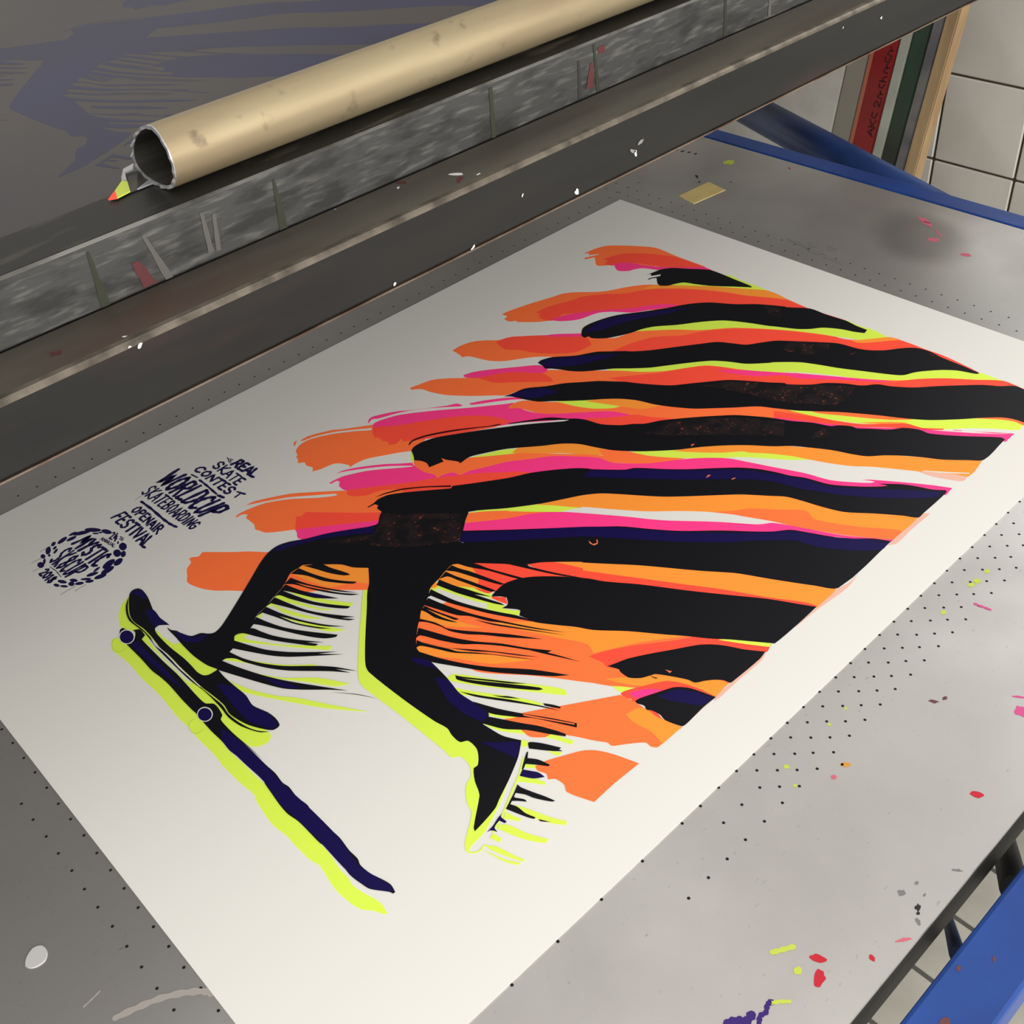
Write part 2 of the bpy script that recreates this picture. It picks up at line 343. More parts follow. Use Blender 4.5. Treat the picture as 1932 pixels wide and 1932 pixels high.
amber 37 6394,3779 6324,3841 6297,3998 6362,4168 6416,4222 6392,4353 6482,4182 6560,4087 6615,3871 6491,3808
yellow 38 6759,3923 6655,3859 6552,4079 6455,4220 6405,4379 6434,4410 6427,4567 6466,4570 6415,4672 6389,4693 6392,4718 6445,4736 6507,4609 6559,4491 6653,4216 6713,4022
amber 39 6740,3912 6650,3865 6627,3956 6683,3963
white 39 6706,3990 6678,3981 6617,4176 6548,4379 6510,4437 6545,4476 6502,4603 6566,4455 6656,4220 6701,4043
coral 39 6460,4214 6418,4292 6383,4371 6424,4355 6449,4282
white 40 6522,4273 6486,4322 6420,4504 6462,4451
coral 41 6431,4406 6354,4499 6399,4574 6425,4499 6440,4427
white 40 6835,3967 6768,3946 6717,4177 6785,4141
yellow 42 7290,4818 7220,4833 7053,5095 6897,5330 6782,5507 6744,5593 6773,5640 6833,5557 6991,5330 7151,5099 7281,4882
white 43 7308,4839 7155,5104 6996,5335 7101,5248 7315,4952
yellow 44 7312,4944 7232,5087 7116,5264 7008,5445 6951,5580 7027,5514 7146,5296 7285,5095 7325,5026
yellow 45 7302,5318 7234,5419 7175,5516 7237,5474 7312,5349
yellow 46 7404,5365 7327,5518 7216,5653 7124,5806 7047,5988 7089,5993 7153,5835 7271,5649 7364,5507
orange 47 7247,5617 7164,5724 7122,5816 7171,5804 7245,5721 7249,5669
amber 30 7327,2703 7043,3088 6909,3328 7086,3557 7219,3410 7305,3272 7443,2978 7484,2822
orange 31 7641,2910 7454,2743 7387,3040 7301,3266 7128,3371 7037,3493 7090,3553 7219,3410 7413,3216 7516,3135
yellow 48 7124,3516 7090,3553 7295,3818 7632,4323 7529,5087 7519,5421 7661,5877 7631,5893 7817,5996 8043,6087 8159,6098 8205,6114 8204,6148 8220,6119 8221,6098 8190,6052 8047,5948 7984,5890 7956,5809 7860,5695 7790,5666 7739,5602 7722,5545 7726,5473 7774,5437 7771,5355 7772,5238 7779,4932 7789,4716 7798,4543 7804,4388 7773,4298 7564,4028 7277,3691
yellow 49 8208,6072 8222,6103 8219,6130 8200,6155 8155,6176 8098,6162 8100,6153 8156,6163 8193,6147 8208,6122 8200,6104
yellow 49 7579,3033 7502,3203 7399,3401 7278,3587 7322,3596 7427,3439 7549,3183
yellow 50 7719,3007 7666,2991 7608,3181 7522,3401 7446,3515 7507,3465 7633,3216 7698,3065
yellow 51 7835,3056 7772,3032 7732,3186 7645,3405 7562,3557 7664,3432 7760,3226 7780,3080
yellow 52 7814,3228 7746,3379 7642,3569 7517,3799 7624,3708 7715,3504
yellow 0 7958,3090 7877,3083 7926,3131
yellow 53 8242,3192 8193,3138 8139,3164 8101,3229 8150,3234 8086,3363 7975,3542 7708,3856 7749,3880 7928,3641 8104,3391
white 54 8146,3210 8098,3242 8015,3430 7909,3614 7977,3544 8089,3369 8158,3246
yellow 55 8418,3310 8387,3306 8274,3478 8104,3730 7908,3938 7997,3902 8131,3769 8293,3507
yellow 56 8320,3634 8185,3849 7993,4057 7853,4301 7951,4233 8083,4025 8222,3821
yellow 57 8500,3547 8481,3636 8428,3785 8323,3980 8235,4101 8100,4342 7921,4651 8126,4377 8267,4148 8345,4012 8431,3861 8500,3710
yellow 0 8582,2014 8628,2037 8702,2083 8774,2183 8821,2307 8808,2372 8779,2439 8723,2466 8726,2565 8770,2585 8766,2689 8760,2958 8765,3330 8775,3620 8726,3673 8739,3812 8774,3839 8779,3904 8773,4162 8739,4232 8676,4300 8620,4297 8587,4264 8582,4213 8676,3740 8674,2971 8696,2478 8702,2262
yellow 1 8778,4184 8680,4306 8719,4284 8762,4228
white 1 8736,2638 8703,2644 8720,2823 8726,3060 8726,3264 8738,3351 8751,3229 8751,2943
yellow 0 8949,2390 8908,2400 8871,2575 8856,3591 8879,3776 8858,4030 8844,4148 8882,4010 8892,4158 8888,4254 8883,4332 8879,4539 8874,4600 8883,4695 8897,4824 8901,4948 8888,5060 8888,5149 8886,5273 8889,5437 8912,5588 8911,5681 8924,5746 8908,5840 8873,5986 8888,6078 8906,6072 8939,6004 9000,5914 9026,5707 8997,5500 8993,5458 9014,5366 9018,5208 9015,5102 9033,4959 9021,4821 8998,4678 8983,4642 8998,4440 9001,4273 9002,4203 8997,4075 9005,4266 8992,4105 8997,3826 8988,3737 8996,3586 8980,3280 8982,3157 8990,2994 8983,2764 8997,2586 9007,2510 8977,2443
yellow 1 8631,2566 8649,2649 8650,2849 8634,3063 8635,3190 8638,3273 8623,3340 8593,3366 8503,3373 8539,3263 8562,3068 8561,2905 8572,2860 8607,2838 8615,2787 8632,2685 8626,2623
black 13 1372,1691 1283,1710 1163,1735 1048,1819 952,1974 811,2198 801,2366 811,2581 820,2825 840,2857 950,2689 1104,2470 1193,2282 1241,2163 1337,2101 1420,2065 1480,1990 1454,1932 1358,1834 1407,1800 1467,1788 1418,1772 1291,1836 1262,1816 1362,1751 1325,1718
black 25 2888,2051 2745,1949 2525,1976 2306,2061 2064,2235 1839,2388 1598,2531 1423,2693 1273,2942 1110,3145 964,3409 962,3439 823,3657 822,3864 798,4117 820,4265 820,4396 894,4412 941,4312 982,4175 1078,4007 1188,3915 1277,3807 1391,3579 1417,3535 1517,3295 1642,3069 1830,2891 2041,2732 2232,2557 2366,2485 2499,2448 2685,2357 2772,2297 2859,2184 2853,2133 2907,2114
black 31 3608,2083 3548,2072 3422,2125 3237,2299 3035,2421 2931,2532 2820,2656 2787,2707 2652,2840 2395,3032 2190,3187 2040,3306 1960,3448 1888,3580 1762,3670 1627,3769 1563,3847 1510,3924 1353,4148 1245,4321 1204,4535 1154,4645 1052,4769 896,4889 811,4991 783,5126 810,5292 817,5517 833,5727 868,5704 928,5537 1016,5413 1160,5278 1239,5222 1347,5169 1419,5063 1534,4831 1650,4595 1725,4407 1812,4225 1983,4018 2024,3989 2192,3815 2276,3650 2378,3499 2566,3337 2766,3185 2905,3079 3041,2937 3163,2797 3259,2718 3419,2579 3506,2457 3538,2383 3594,2280 3635,2232 3618,2170
black 32 4298,2275 4203,2304 4048,2337 3867,2484 3709,2587 3575,2713 3441,2838 3367,2936 3271,3065 3243,3118 3151,3279 3013,3477 2873,3593 2687,3748 2552,3868 2450,4013 2325,4213 2234,4338 2237,4369 2092,4553 1966,4655 1851,4810 1774,4958 1655,5063 1603,5180 1476,5367 1318,5519 1186,5657 1015,5843 916,5997 824,6099 825,6198 890,6467 1336,6535 1352,6367 1404,6262 1527,6128 1663,6002 1873,5779 2005,5577 2121,5363 2316,5048 2542,4748 2669,4527 2748,4387 2912,4225 3071,4058 3188,3930 3313,3732 3392,3569 3452,3386 3546,3232 3666,3099 3798,2977 3963,2804 4026,2730 4127,2627 4183,2512 4219,2409 4249,2334
black 38 5561,2266 5498,2236 5394,2238 5251,2285 5050,2413 4856,2548 4637,2712 4560,2768 4379,2918 4205,3076 4160,3097 4149,3070 4080,3151 4039,3240 3999,3395 3913,3520 3868,3572 3786,3638 3708,3723 3572,3802 3435,3911 3303,4026 3177,4143 3015,4306 2919,4446 2830,4590 2766,4727 2728,4804 2628,4962 2562,5126 2503,5175 2437,5278 2433,5333 2359,5430 2245,5586 2142,5663 2072,5788 2065,5894 1908,6142 1696,6420 1697,6467 1762,6470 2112,6480 2206,6378 2350,6199 2433,6048 2527,5902 2638,5765 2750,5657 2815,5530 2881,5360 2999,5150 3078,5027 3186,4911 3342,4701 3490,4538 3654,4387 3832,4247 3991,4092 4104,3969 4239,3789 4315,3629 4385,3461 4493,3327 4654,3198 4912,2972 5114,2853 5243,2791 5371,2799 5368,2761 5425,2652 5440,2592 5462,2652 5617,2615 5590,2547 5603,2475 5643,2415 5604,2359 5558,2267
darkred 39 5528,2184 5483,2147 5414,2137 5292,2174 5084,2294 4896,2437 4760,2550 4667,2606 4665,2630 4741,2582 4909,2452 5104,2317 5311,2197 5447,2159 5498,2175
black 39 4609,2665 4519,2724 4420,2792 4249,2921 4149,3070 4160,3089 4351,2889 4487,2776 4600,2690
black 42 6405,2641 6327,2639 6260,2624 6143,2653 5967,2788 5692,3027 5656,3010 5518,3114 5215,3327 5032,3425 4852,3558 4686,3706 4617,3793 4590,3843 4391,4081 4312,4131 4146,4349 4007,4514 3816,4707 3669,4863 3578,4995 3508,5142 3454,5297 3391,5422 3328,5639 3183,5853 3056,5999 3004,6041 3037,5956 2901,6127 2844,6240 2797,6359 2727,6455 2750,6476 3141,6479 3219,6476 3283,6364 3423,6160 3573,5960 3640,5776 3691,5578 3734,5449 3811,5345 3967,5135 4060,5036 4318,4775 4461,4620 4588,4450 4712,4275 4812,4148 4936,4045 5093,3951 5282,3838 5542,3644 5814,3416 5943,3430 6373,2943 6356,2799 6353,2725 6319,2700 6331,2661 6405,2654
darkred 43 6275,2581 6169,2597 6013,2669 5842,2810 5661,2991 5678,3011 5854,2824 6028,2687 6180,2611
black 43 6134,3648 6025,3580 5736,3882 5051,4585 4876,4842 4725,5048 4486,5309 4297,5542 4197,5653 4080,5751 4018,5867 4011,5883 3869,6160 3709,6345 3640,6474 4419,6474 4524,6319 4699,6006 4811,5789 4851,5723 5023,5490 5300,5083 5483,4847 5605,4688 5607,4673 5741,4523 5854,4408 5952,4336 6089,4157
black 58 6356,2799 6417,2842 6476,2900 6515,2906 6773,2761 6998,2618 7221,2475 7094,2553 7223,2479 7297,2456 7377,2461 7457,2488 7554,2541 7706,2641 7953,2801 8145,2920 8232,2967 8299,2983 8340,2958 8384,2900 8456,2871 8503,2760 8511,2723 8540,2674 8547,2620 8555,2667 8556,2768 8564,2910 8565,3073 8555,3181 8541,3267 8503,3373 8453,3498 8430,3312 8338,3280 8239,3196 8196,3145 8056,3169 7949,3085 7824,3048 7707,2998 7612,2965 7545,2930 7433,2856 7344,2854 7293,2854 7176,2974 7057,3107 7010,3215 6920,3326 7040,3490 7113,3559 7247,3725 7421,3934 7544,4087 7650,4232 7677,4313 7667,4730 7640,5082 7618,5204 7637,5279 7638,5373 7589,5409 7591,5501 7622,5560 7687,5627 7728,5628 7797,5718 7833,5795 7861,5838 8061,6000 8078,6031 7968,6017 7847,5993 7784,5961 7631,5893 7452,5801 7383,5753 7313,5695 7369,5589 7386,5531 7406,5374 7328,5352 7304,5320 7313,5151 7324,5029 7315,4944 7289,4823 7264,4598 7258,4435 7241,4382 7165,4290 7072,4200 7016,4155 6948,4091 6881,4057 6795,4001 6706,3931 6585,3901 6481,3867 6396,3852 6359,3875 6248,3983 6135,4117 6032,4243 5952,4336 5854,4408 6150,3666 6025,3580 5900,3478 5816,3424
black 59 6415,4399 6370,4386 6249,4372 6136,4412 6036,4480 5924,4593 5823,4716 5719,4863 5653,4990 5484,5230 5264,5589 5066,5891 4910,6125 4763,6396 4721,6471 4985,6476 5273,6469 5292,6446 5416,6271 5479,6183 5581,6056 5683,5904 5792,5757 5953,5529 6132,5314 6204,5183 6286,5064 6390,4901 6406,4834 6425,4744 6379,4709 6389,4678 6464,4574 6402,4578 6351,4511 6375,4464 6428,4409
black 60 6344,5664 6288,5686 6174,5729 6027,5816 5855,5930 5697,6034 5618,6109 5551,6206 5489,6328 5395,6468 5488,6483 5819,6473 5836,6464 5847,6418 5890,6363 5952,6312 6013,6272 6027,6215 6076,6118 6150,5995 6183,5977 6259,5937 6317,5870 6322,5826 6319,5776 6308,5753
black 61 6190,5972 6184,6001 6169,6033 6185,6026 6193,5992
black 61 6462,6059 6417,6066 6285,6124 6171,6176 6124,6216 6076,6290 6019,6478 6162,6472 6305,6480 6386,6481 6409,6468 6447,6344 6433,6287 6446,6208 6466,6179 6448,6140 6467,6087
black 60 6353,3874 6251,3982 6209,4130 6091,4440 6129,4414 6228,4151 6311,3991
black 60 6050,4231 5949,4336 5953,4374 5865,4588 5746,4823 5837,4689 5916,4532 5983,4382
black 61 6480,3867 6400,3855 6380,3940 6345,4029 6273,4291 6249,4375 6281,4355 6351,4172 6396,4039 6432,3941
black 62 6590,3907 6489,3877 6469,3983 6427,4120 6398,4225 6364,4344 6357,4387 6394,4356 6456,4153 6491,4032 6519,3936
black 63 6654,3946 6593,3911 6554,4069 6511,4181 6487,4256 6433,4408 6509,4280 6467,4413 6429,4525 6428,4567 6479,4470 6593,4171 6622,4067
black 64 6808,4005 6721,3949 6705,4047 6670,4213 6590,4426 6504,4606 6439,4730 6389,4898 6458,4770 6585,4531 6665,4343 6729,4179 6774,4011
black 65 6887,4053 6806,4015 6778,4133 6729,4304 6670,4461 6570,4677 6430,4950 6299,5174 6440,4961 6585,4693 6646,4597 6712,4441 6775,4356 6849,4159
black 66 6713,4497 6639,4644 6488,4906 6325,5190 6497,4915 6651,4657
black 66 6942,4085 6888,4066 6863,4187 6794,4401 6822,4388 6847,4305 6904,4108 6876,4281 6826,4426 6861,4376 6919,4241 6929,4138
black 67 7045,4171 6987,4144 7013,4158 6956,4284 6939,4377 6934,4405 6867,4516 6757,4665 6627,4844 6481,5084 6562,4984 6674,4841 6778,4689 6870,4575 6936,4452 6958,4344 6999,4233
black 68 7182,4303 7090,4227 7046,4334 6968,4522 6875,4689 6746,4866 6635,5059 6521,5225 6565,5209 6650,5074 6764,4885 6877,4734 6969,4633 7063,4466 7136,4306
black 69 6648,5073 6563,5208 6451,5480 6585,5210
black 70 7252,4387 7189,4325 7173,4384 7069,4583 6936,4757 6811,4935 6638,5203 6740,5067 6859,4883 6949,4771 7031,4649 7088,4551 7179,4391 7075,4591 7046,4666 6957,4780 6833,4960 6677,5203 6760,5087 6878,4904 6989,4763 7079,4650 7148,4511 7211,4396
black 71 7330,4451 7261,4434 7191,4616 7087,4820 6969,5003 6772,5251 6612,5511 6704,5428 6834,5265 6962,5099 7043,4980 7155,4790 7263,4603
black 72 7237,4863 7157,5003 7034,5175 6864,5425 6854,5462 6889,5440 7063,5207 7179,5028 7246,4895
black 73 7229,4844 7197,4902 7059,5101 6899,5332 6990,5229 7070,5113 7231,4878
black 74 7316,4996 7217,5172 7102,5348 6966,5596 6916,5715 7008,5543 7156,5307 7267,5126
black 75 7167,5209 7152,5232 7124,5272 7088,5314 7042,5403 7132,5281
black 75 6952,5563 6909,5633 6887,5687 6903,5694 6960,5589
black 76 7312,5150 7226,5346 7137,5508 7019,5700 6917,5885 6946,5914 7044,5725 7109,5606 7191,5502 7303,5325
orange 77 7134,5524 7028,5709 6931,5875 6939,5882 7036,5717 7136,5545
black 78 7403,5369 7328,5352 7269,5456 7202,5576 7132,5691 7074,5817 7045,5896 7063,5911 7128,5810 7219,5657 7330,5522
black 59 7298,2861 7173,2970 7150,3060 7088,3235 7084,3277 7129,3238 7195,3121 7247,2985
black 60 7437,2863 7346,2857 7304,3011 7239,3182 7165,3304 7099,3392 7130,3391 7203,3303 7296,3156 7354,2993
black 61 7553,2932 7467,2907 7413,3077 7339,3234 7258,3378 7176,3510 7268,3392 7351,3249 7476,2990 7436,3110 7358,3260 7277,3403 7177,3536 7240,3487 7346,3328 7432,3157 7496,3002
black 62 7622,2971 7548,2944 7499,3111 7433,3244 7332,3444 7466,3290 7511,3198 7578,3049
black 63 7713,3002 7616,2971 7571,3127 7510,3300 7429,3442 7322,3596 7359,3595 7452,3473 7533,3332 7628,3122 7665,3017
black 64 7831,3050 7706,3006 7663,3173 7606,3350 7529,3496 7373,3728 7461,3651 7390,3750 7438,3717 7526,3574 7625,3376 7693,3217 7770,3048
black 65 7956,3088 7825,3050 7780,3220 7709,3410 7607,3602 7496,3763 7619,3619 7722,3430 7811,3231 7762,3402 7685,3546 7590,3694 7668,3605 7772,3417 7830,3242 7886,3089
black 66 8058,3167 7953,3091 7923,3205 7861,3374 7754,3559 7599,3788 7628,3795 7703,3736 7787,3606 7885,3410 7981,3206 8015,3151
black 67 8203,3147 8058,3173 8022,3267 7981,3380 7904,3522 7729,3772 7829,3666 7774,3752 7806,3749 7903,3605 8013,3427 8087,3278 8142,3169
black 68 8341,3277 8235,3190 8178,3330 8108,3483 7991,3648 7827,3826 7713,3942 7839,3842 7699,4003 7852,3860 8022,3693 8113,3576 8219,3394 8292,3261
black 69 8437,3314 8334,3275 8294,3422 8224,3573 8112,3741 7930,3938 7828,4067 7733,4234 7841,4084 7782,4207 7888,4069 8109,3820 8221,3653 8310,3464 8341,3374 8394,3317
black 70 8513,3366 8429,3316 8379,3469 8295,3680 8201,3871 8045,4129 7909,4345 8004,4229 8150,4071 8251,3945 8344,3755 8433,3552
black 71 8018,4248 7876,4437 7799,4588 7880,4442
yellow 79 7313,5695 7282,5737 7324,5773 7352,5740
yellow 59 7410,5816 7410,5831 7549,5922 7651,5974 7829,6070 7996,6136 7999,6122 7821,6048 7652,5958 7548,5908
yellow 60 7540,5917 7489,5996 7455,6094 7472,6109 7518,6038 7590,5940
yellow 61 7735,6076 7681,6206 7638,6323 7581,6435 7609,6451 7672,6357 7724,6239 7753,6141
yellow 60 7821,6072 7808,6128 7786,6195 7806,6197 7870,6100
yellow 61 7924,6111 7878,6168 7839,6300 7768,6445 7804,6451 7857,6376 7911,6261 7953,6131
yellow 60 7999,6133 7989,6207 8017,6223 8041,6145
yellow 61 8107,6158 8055,6230 8017,6373 7992,6444 8011,6445 8062,6329 8096,6228
yellow 62 8144,6163 8115,6248 8080,6348 8028,6443 8054,6434 8099,6346 8128,6228
yellow 79 7245,5903 7214,5956 7180,5996 7222,6000 7242,5949
yellow 79 7442,5876 7401,5930 7417,5958 7467,5890
black 80 7298,5751 7279,5756 7228,5826 7159,5961 7182,5960 7173,5992 7237,5919 7327,5793
black 81 7363,5805 7350,5808 7394,5848 7350,5914 7324,6010 7341,6012 7394,5934 7440,5874 7489,5900 7489,5886
navy 82 7489,5894 7460,5943 7430,5996 7424,6057 7451,6041 7496,6003 7544,5920
black 83 7605,5962 7605,5998 7576,6086 7541,6179 7518,6256 7538,6245 7578,6181 7609,6120 7626,6067 7664,6006 7694,6020 7694,6032 7659,6090 7660,6118 7702,6064 7729,6036 7756,6047 7736,6100 7733,6179 7708,6256 7727,6253 7762,6174 7804,6052 7747,6028 7671,5996
black 62 7705,6277 7661,6360 7707,6301
navy 62 7846,6061 7871,6075 7871,6133 7889,6133 7902,6090 7961,6106 7972,6148 7995,6106 8024,6096 7959,6088 7894,6067
black 71 8573,2006 8526,1974 8477,1991 8462,2054 8476,2168 8528,2365 8529,2487 8521,2574 8519,2620 8536,2584 8584,2549 8616,2548 8637,2577 8649,2649 8650,2849 8634,3063 8635,3190 8638,3273 8622,3338 8591,3364 8548,3370 8506,3370 8513,3479 8509,3621 8500,3782 8519,3910 8477,4056 8468,4152 8483,4229 8510,4242 8550,4234 8593,4174 8651,4056 8682,3937 8693,3839 8676,3740 8682,3602 8698,3448 8703,3258 8706,3105 8703,2988 8703,2891 8708,2769 8696,2614 8696,2478 8711,2366 8702,2262 8650,2140
black 72 8596,2031 8663,2108 8709,2201 8733,2298 8727,2396 8715,2529 8721,2642 8733,2779 8733,2910 8732,3071 8727,3297 8710,3468 8705,3609 8710,3765 8720,3868 8704,3999 8673,4091 8631,4178 8574,4231 8633,4154 8668,4069 8694,3941 8700,3835 8685,3725 8693,3605 8706,3432 8712,3242 8712,3100 8706,2962 8706,2831 8712,2725 8706,2597 8706,2478 8717,2361 8708,2255 8657,2133 8600,2041
white 73 8708,2627 8713,2777 8707,2899 8707,2996 8710,3112 8708,3265 8701,3422 8710,3423 8715,3263 8721,3115 8717,2981 8717,2850 8726,2734
black 74 8889,2530 8808,2527 8767,2469 8770,2431 8723,2466 8726,2565 8770,2585 8772,2683 8771,2978 8765,3159 8770,3340 8775,3486 8769,3611 8723,3669 8739,3812 8771,3842 8779,3904 8779,4045 8767,4236 8762,4429 8776,4167 8773,4306 8772,4474 8766,4590 8777,4701 8766,4766 8776,4886 8763,4998 8780,5074 8780,5150 8764,5377 8779,5517 8778,5612 8795,5663 8787,5763 8755,5871 8743,5934 8757,5996 8774,5995 8785,5965 8860,5857 8875,5797 8891,5667 8864,5464 8865,5416 8886,5322 8887,5199 8889,5061 8906,4956 8902,4845 8888,4730 8873,4612 8865,4587 8876,4365 8880,4241 8889,4154 8882,4039 8886,3895 8882,3759 8875,3652 8878,3597 8879,3448 8871,3216 8878,3084 8890,2977 8886,2789
black 1 8869,2377 8841,2336 8816,2333 8798,2384 8832,2372 8862,2385
navy 43 2814,2024 2553,2003 2309,2099 2037,2298 1817,2457 1612,2627 1938,2474 2302,2271 2718,2121
navy 43 3598,2096 3442,2145 3157,2397 2933,2619 2919,2658 3165,2544 3380,2438 3597,2230
navy 43 4265,2298 4079,2351 3898,2516 3868,2658 4106,2553 4196,2403
navy 60 4622,3828 4404,4093 4328,4145 4020,4526 3725,4839 3557,5112 3412,5437 3354,5657 3125,5968 2857,6322 2775,6447 2880,6437 3157,6138 3375,5827 3553,5479 3639,5217 3788,4996 4128,4616 4469,4199 4736,3852
navy 62 5262,4358 5062,4596 4887,4853 4736,5058 4309,5551 4092,5760 4031,5876 3935,6056 3725,6356 3669,6470 3793,6472 3996,6245 4120,6035 4181,5852 4479,5532 4544,5482 4837,5142 5172,4697 5359,4451 5839,3991 6151,3676 6041,3598 5747,3893
navy 64 7374,2476 7294,2471 7221,2494 7099,2559 6868,2674 6530,2908 6591,2986 6907,2727 7189,2577 7342,2523
navy 63 6300,6149 6141,6231 6035,6469 6150,6452 6240,6314 6295,6214
navy 73 8521,2336 8532,2492 8522,2609 8584,2549 8619,2553 8606,2402 8569,2283
navy 72 8560,2001 8481,1999 8468,2056 8489,2191 8525,2114 8536,2046
navy 73 8598,3495 8515,3630 8506,3791 8524,3918 8483,4065 8488,4223 8545,4225 8629,4023 8622,3726
navy 72 8535,2698 8509,2752 8449,2894 8343,2958 8447,2987 8522,2905 8539,2803
navy 75 8813,3929 8781,4175 8778,4483 8782,4709 8768,5005 8769,5383 8803,5667 8760,5877 8748,5940 8765,5989 8855,5851 8886,5661 8881,5315 8884,5054 8897,4837 8868,4604 8873,4360 8879,4035
navy 76 8843,3935 8810,4025 8804,4224 8819,4382 8835,4272
navy 75 8865,2581 8802,2567 8812,2722 8805,3037 8809,3359 8832,3242 8858,2803
navy 79 7354,4744 7297,4832 7327,5018 7315,5153 7307,5317 7330,5342 7395,5361 7438,5185 7434,5005 7402,4885
navy 80 7535,5490 7414,5612 7332,5699 7386,5750 7457,5782 7479,5682
navy 72 7350,4435 7288,4516 7265,4610 7284,4687 7318,4608 7357,4511
navy 65 7495,3158 7435,3246 7374,3366 7460,3282
navy 71 8308,3701 8211,3887 8141,4059 8243,3933
rub 65 6364,2827 5838,3424 5965,3527 6146,3670 6546,3327 6804,2978 7004,2718 6606,2998 6497,2926
rub 63 3457,3931 3050,4333 2790,4744 2992,4892 3352,4429 3651,4095 3858,3825
rub 64 2830,3711 2534,3930 2260,4357 1996,4675 1827,4932 2203,4971 2399,4723 2577,4459 2644,4163
rub 33 1111,3226 1031,3407 1172,3519 1256,3415
rub 39 1545,3916 1317,4255 1414,4322 1654,4194 1734,3935
rub 33 1367,4500 1256,4554 1316,4562 1391,4532
rub 33 817,5025 808,5276 843,5252 836,5082
rub 33 834,5439 827,5696 856,5669 864,5500
rub 61 2784,5072 2640,5091 2637,5178 2741,5219 2805,5161
rub 33 1015,5843 945,5944 1058,5937
rub 62 2836,5101 2665,5116 2649,5172 2746,5206
speck 63 5364,4527 5374,4585 5339,4602 5309,4566 5302,4574 5339,4613 5380,4606 5385,4561
speck 63 3992,4732 3944,4721 3927,4741 3961,4741
speck 63 3852,4919 3810,4933 3821,4942 3852,4933
speck 64 3701,4310 3668,4297 3647,4315 3683,4317
speck 63 6065,6016 6056,6043 6043,6067 6070,6067 6068,6048
white 75 8797,2513 8812,2535 8831,2550 8851,2557 8870,2554 8886,2542 8898,2523 8905,2497 8906,2468 8901,2439 8890,2412 8874,2389 8855,2374 8835,2367 8816,2370 8800,2382 8787,2402 8781,2427 8780,2456 8785,2486
navy 76 8804,2508 8818,2528 8834,2541 8852,2546 8869,2544 8883,2533 8894,2516 8900,2494 8901,2468 8896,2442 8887,2418 8873,2399 8856,2385 8839,2379 8822,2382 8807,2392 8796,2410 8790,2433 8790,2458 8794,2484
white 75 8788,3751 8803,3769 8820,3781 8838,3785 8856,3782 8871,3771 8882,3753 8888,3731 8889,3707 8884,3682 8874,3659 8860,3641 8842,3629 8824,3625 8806,3628 8791,3639 8780,3657 8773,3679 8773,3704 8778,3729
navy 76 8795,3747 8808,3763 8823,3773 8839,3776 8855,3773 8868,3763 8878,3748 8884,3729 8885,3707 8880,3685 8871,3665 8859,3649 8843,3639 8827,3635 8812,3638 8798,3648 8788,3663 8782,3683 8782,3705 8786,3727
leaf 0 8316,983 8337,984 8372,959 8399,925 8422,879 8426,846 8404,845 8370,871 8343,904 8319,951
leaf 1 8391,915 8415,922 8459,910 8496,889 8533,856 8544,830 8521,822 8477,834 8439,855 8402,888
leaf 1 8266,1095 8283,1099 8305,1079 8318,1052 8325,1013 8320,985 8303,982 8282,1001 8269,1028 8261,1067
leaf 2 8491,823 8503,833 8526,838 8546,836 8566,827 8573,815 8561,804 8538,799 8518,801 8498,811
leaf 1 8356,1007 8365,1009 8379,1000 8389,988 8399,971 8400,958 8392,956 8378,965 8367,977 8357,995
leaf 2 8325,1023 8332,1026 8342,1021 8349,1013 8355,1000 8355,990 8348,987 8338,992 8331,1000 8325,1013
leaf 0 8591,821 8605,841 8636,858 8663,863 8691,858 8701,843 8687,823 8657,806 8630,800 8601,805
leaf 2 8523,881 8538,894 8566,901 8591,898 8616,886 8624,871 8610,857 8581,851 8556,854 8531,865
leaf 1 8701,802 8707,821 8721,837 8734,843 8748,840 8754,828 8748,809 8734,793 8721,787 8707,790
leaf 0 8793,895 8815,916 8834,918 8840,905 8834,873 8817,839 8795,817 8776,814 8770,828 8776,860
leaf 0 8722,871 8728,884 8740,895 8751,899 8763,896 8767,887 8762,874 8749,863 8738,859 8727,862
leaf 1 8730,911 8736,925 8752,942 8767,951 8783,955 8791,949 8785,934 8769,918 8754,908 8737,905
leaf 0 8861,926 8873,940 8887,942 8895,933 8898,912 8893,890 8881,876 8867,874 8860,883 8856,904
leaf 0 8821,949 8828,958 8836,960 8840,955 8841,943 8838,930 8831,921 8823,919 8819,924 8817,936
leaf 0 8893,999 8909,1019 8922,1027 8926,1020 8921,999 8908,973 8892,952 8879,945 8876,951 8881,973
leaf 1 8927,1040 8944,1054 8962,1049 8971,1033 8973,1002 8964,974 8947,961 8929,965 8920,982 8918,1012
leaf 0 8266,1388 8289,1412 8313,1416 8325,1402 8329,1367 8318,1329 8296,1305 8272,1301 8259,1316 8255,1350
leaf 0 8291,1281 8300,1290 8307,1291 8309,1287 8307,1275 8301,1262 8292,1254 8285,1252 8283,1256 8285,1268
leaf 0 8360,1448 8383,1460 8403,1449 8410,1427 8406,1390 8390,1358 8367,1346 8347,1356 8339,1378 8343,1416
leaf 1 8332,1488 8351,1500 8366,1496 8371,1482 8366,1455 8351,1429 8332,1417 8316,1421 8311,1435 8317,1462
leaf 0 8377,1512 8391,1538 8419,1559 8443,1565 8468,1556 8477,1535 8464,1509 8436,1488 8411,1482 8386,1490
leaf 1 8431,1468 8450,1497 8489,1519 8523,1526 8558,1517 8571,1495 8553,1466 8514,1444 8479,1437 8444,1446
leaf 2 8483,1551 8502,1573 8541,1588 8574,1588 8607,1575 8619,1553 8600,1531 8562,1516 8528,1516 8495,1529
leaf 0 8576,1458 8586,1470 8607,1480 8625,1483 8645,1480 8652,1471 8642,1459 8621,1449 8603,1446 8584,1449
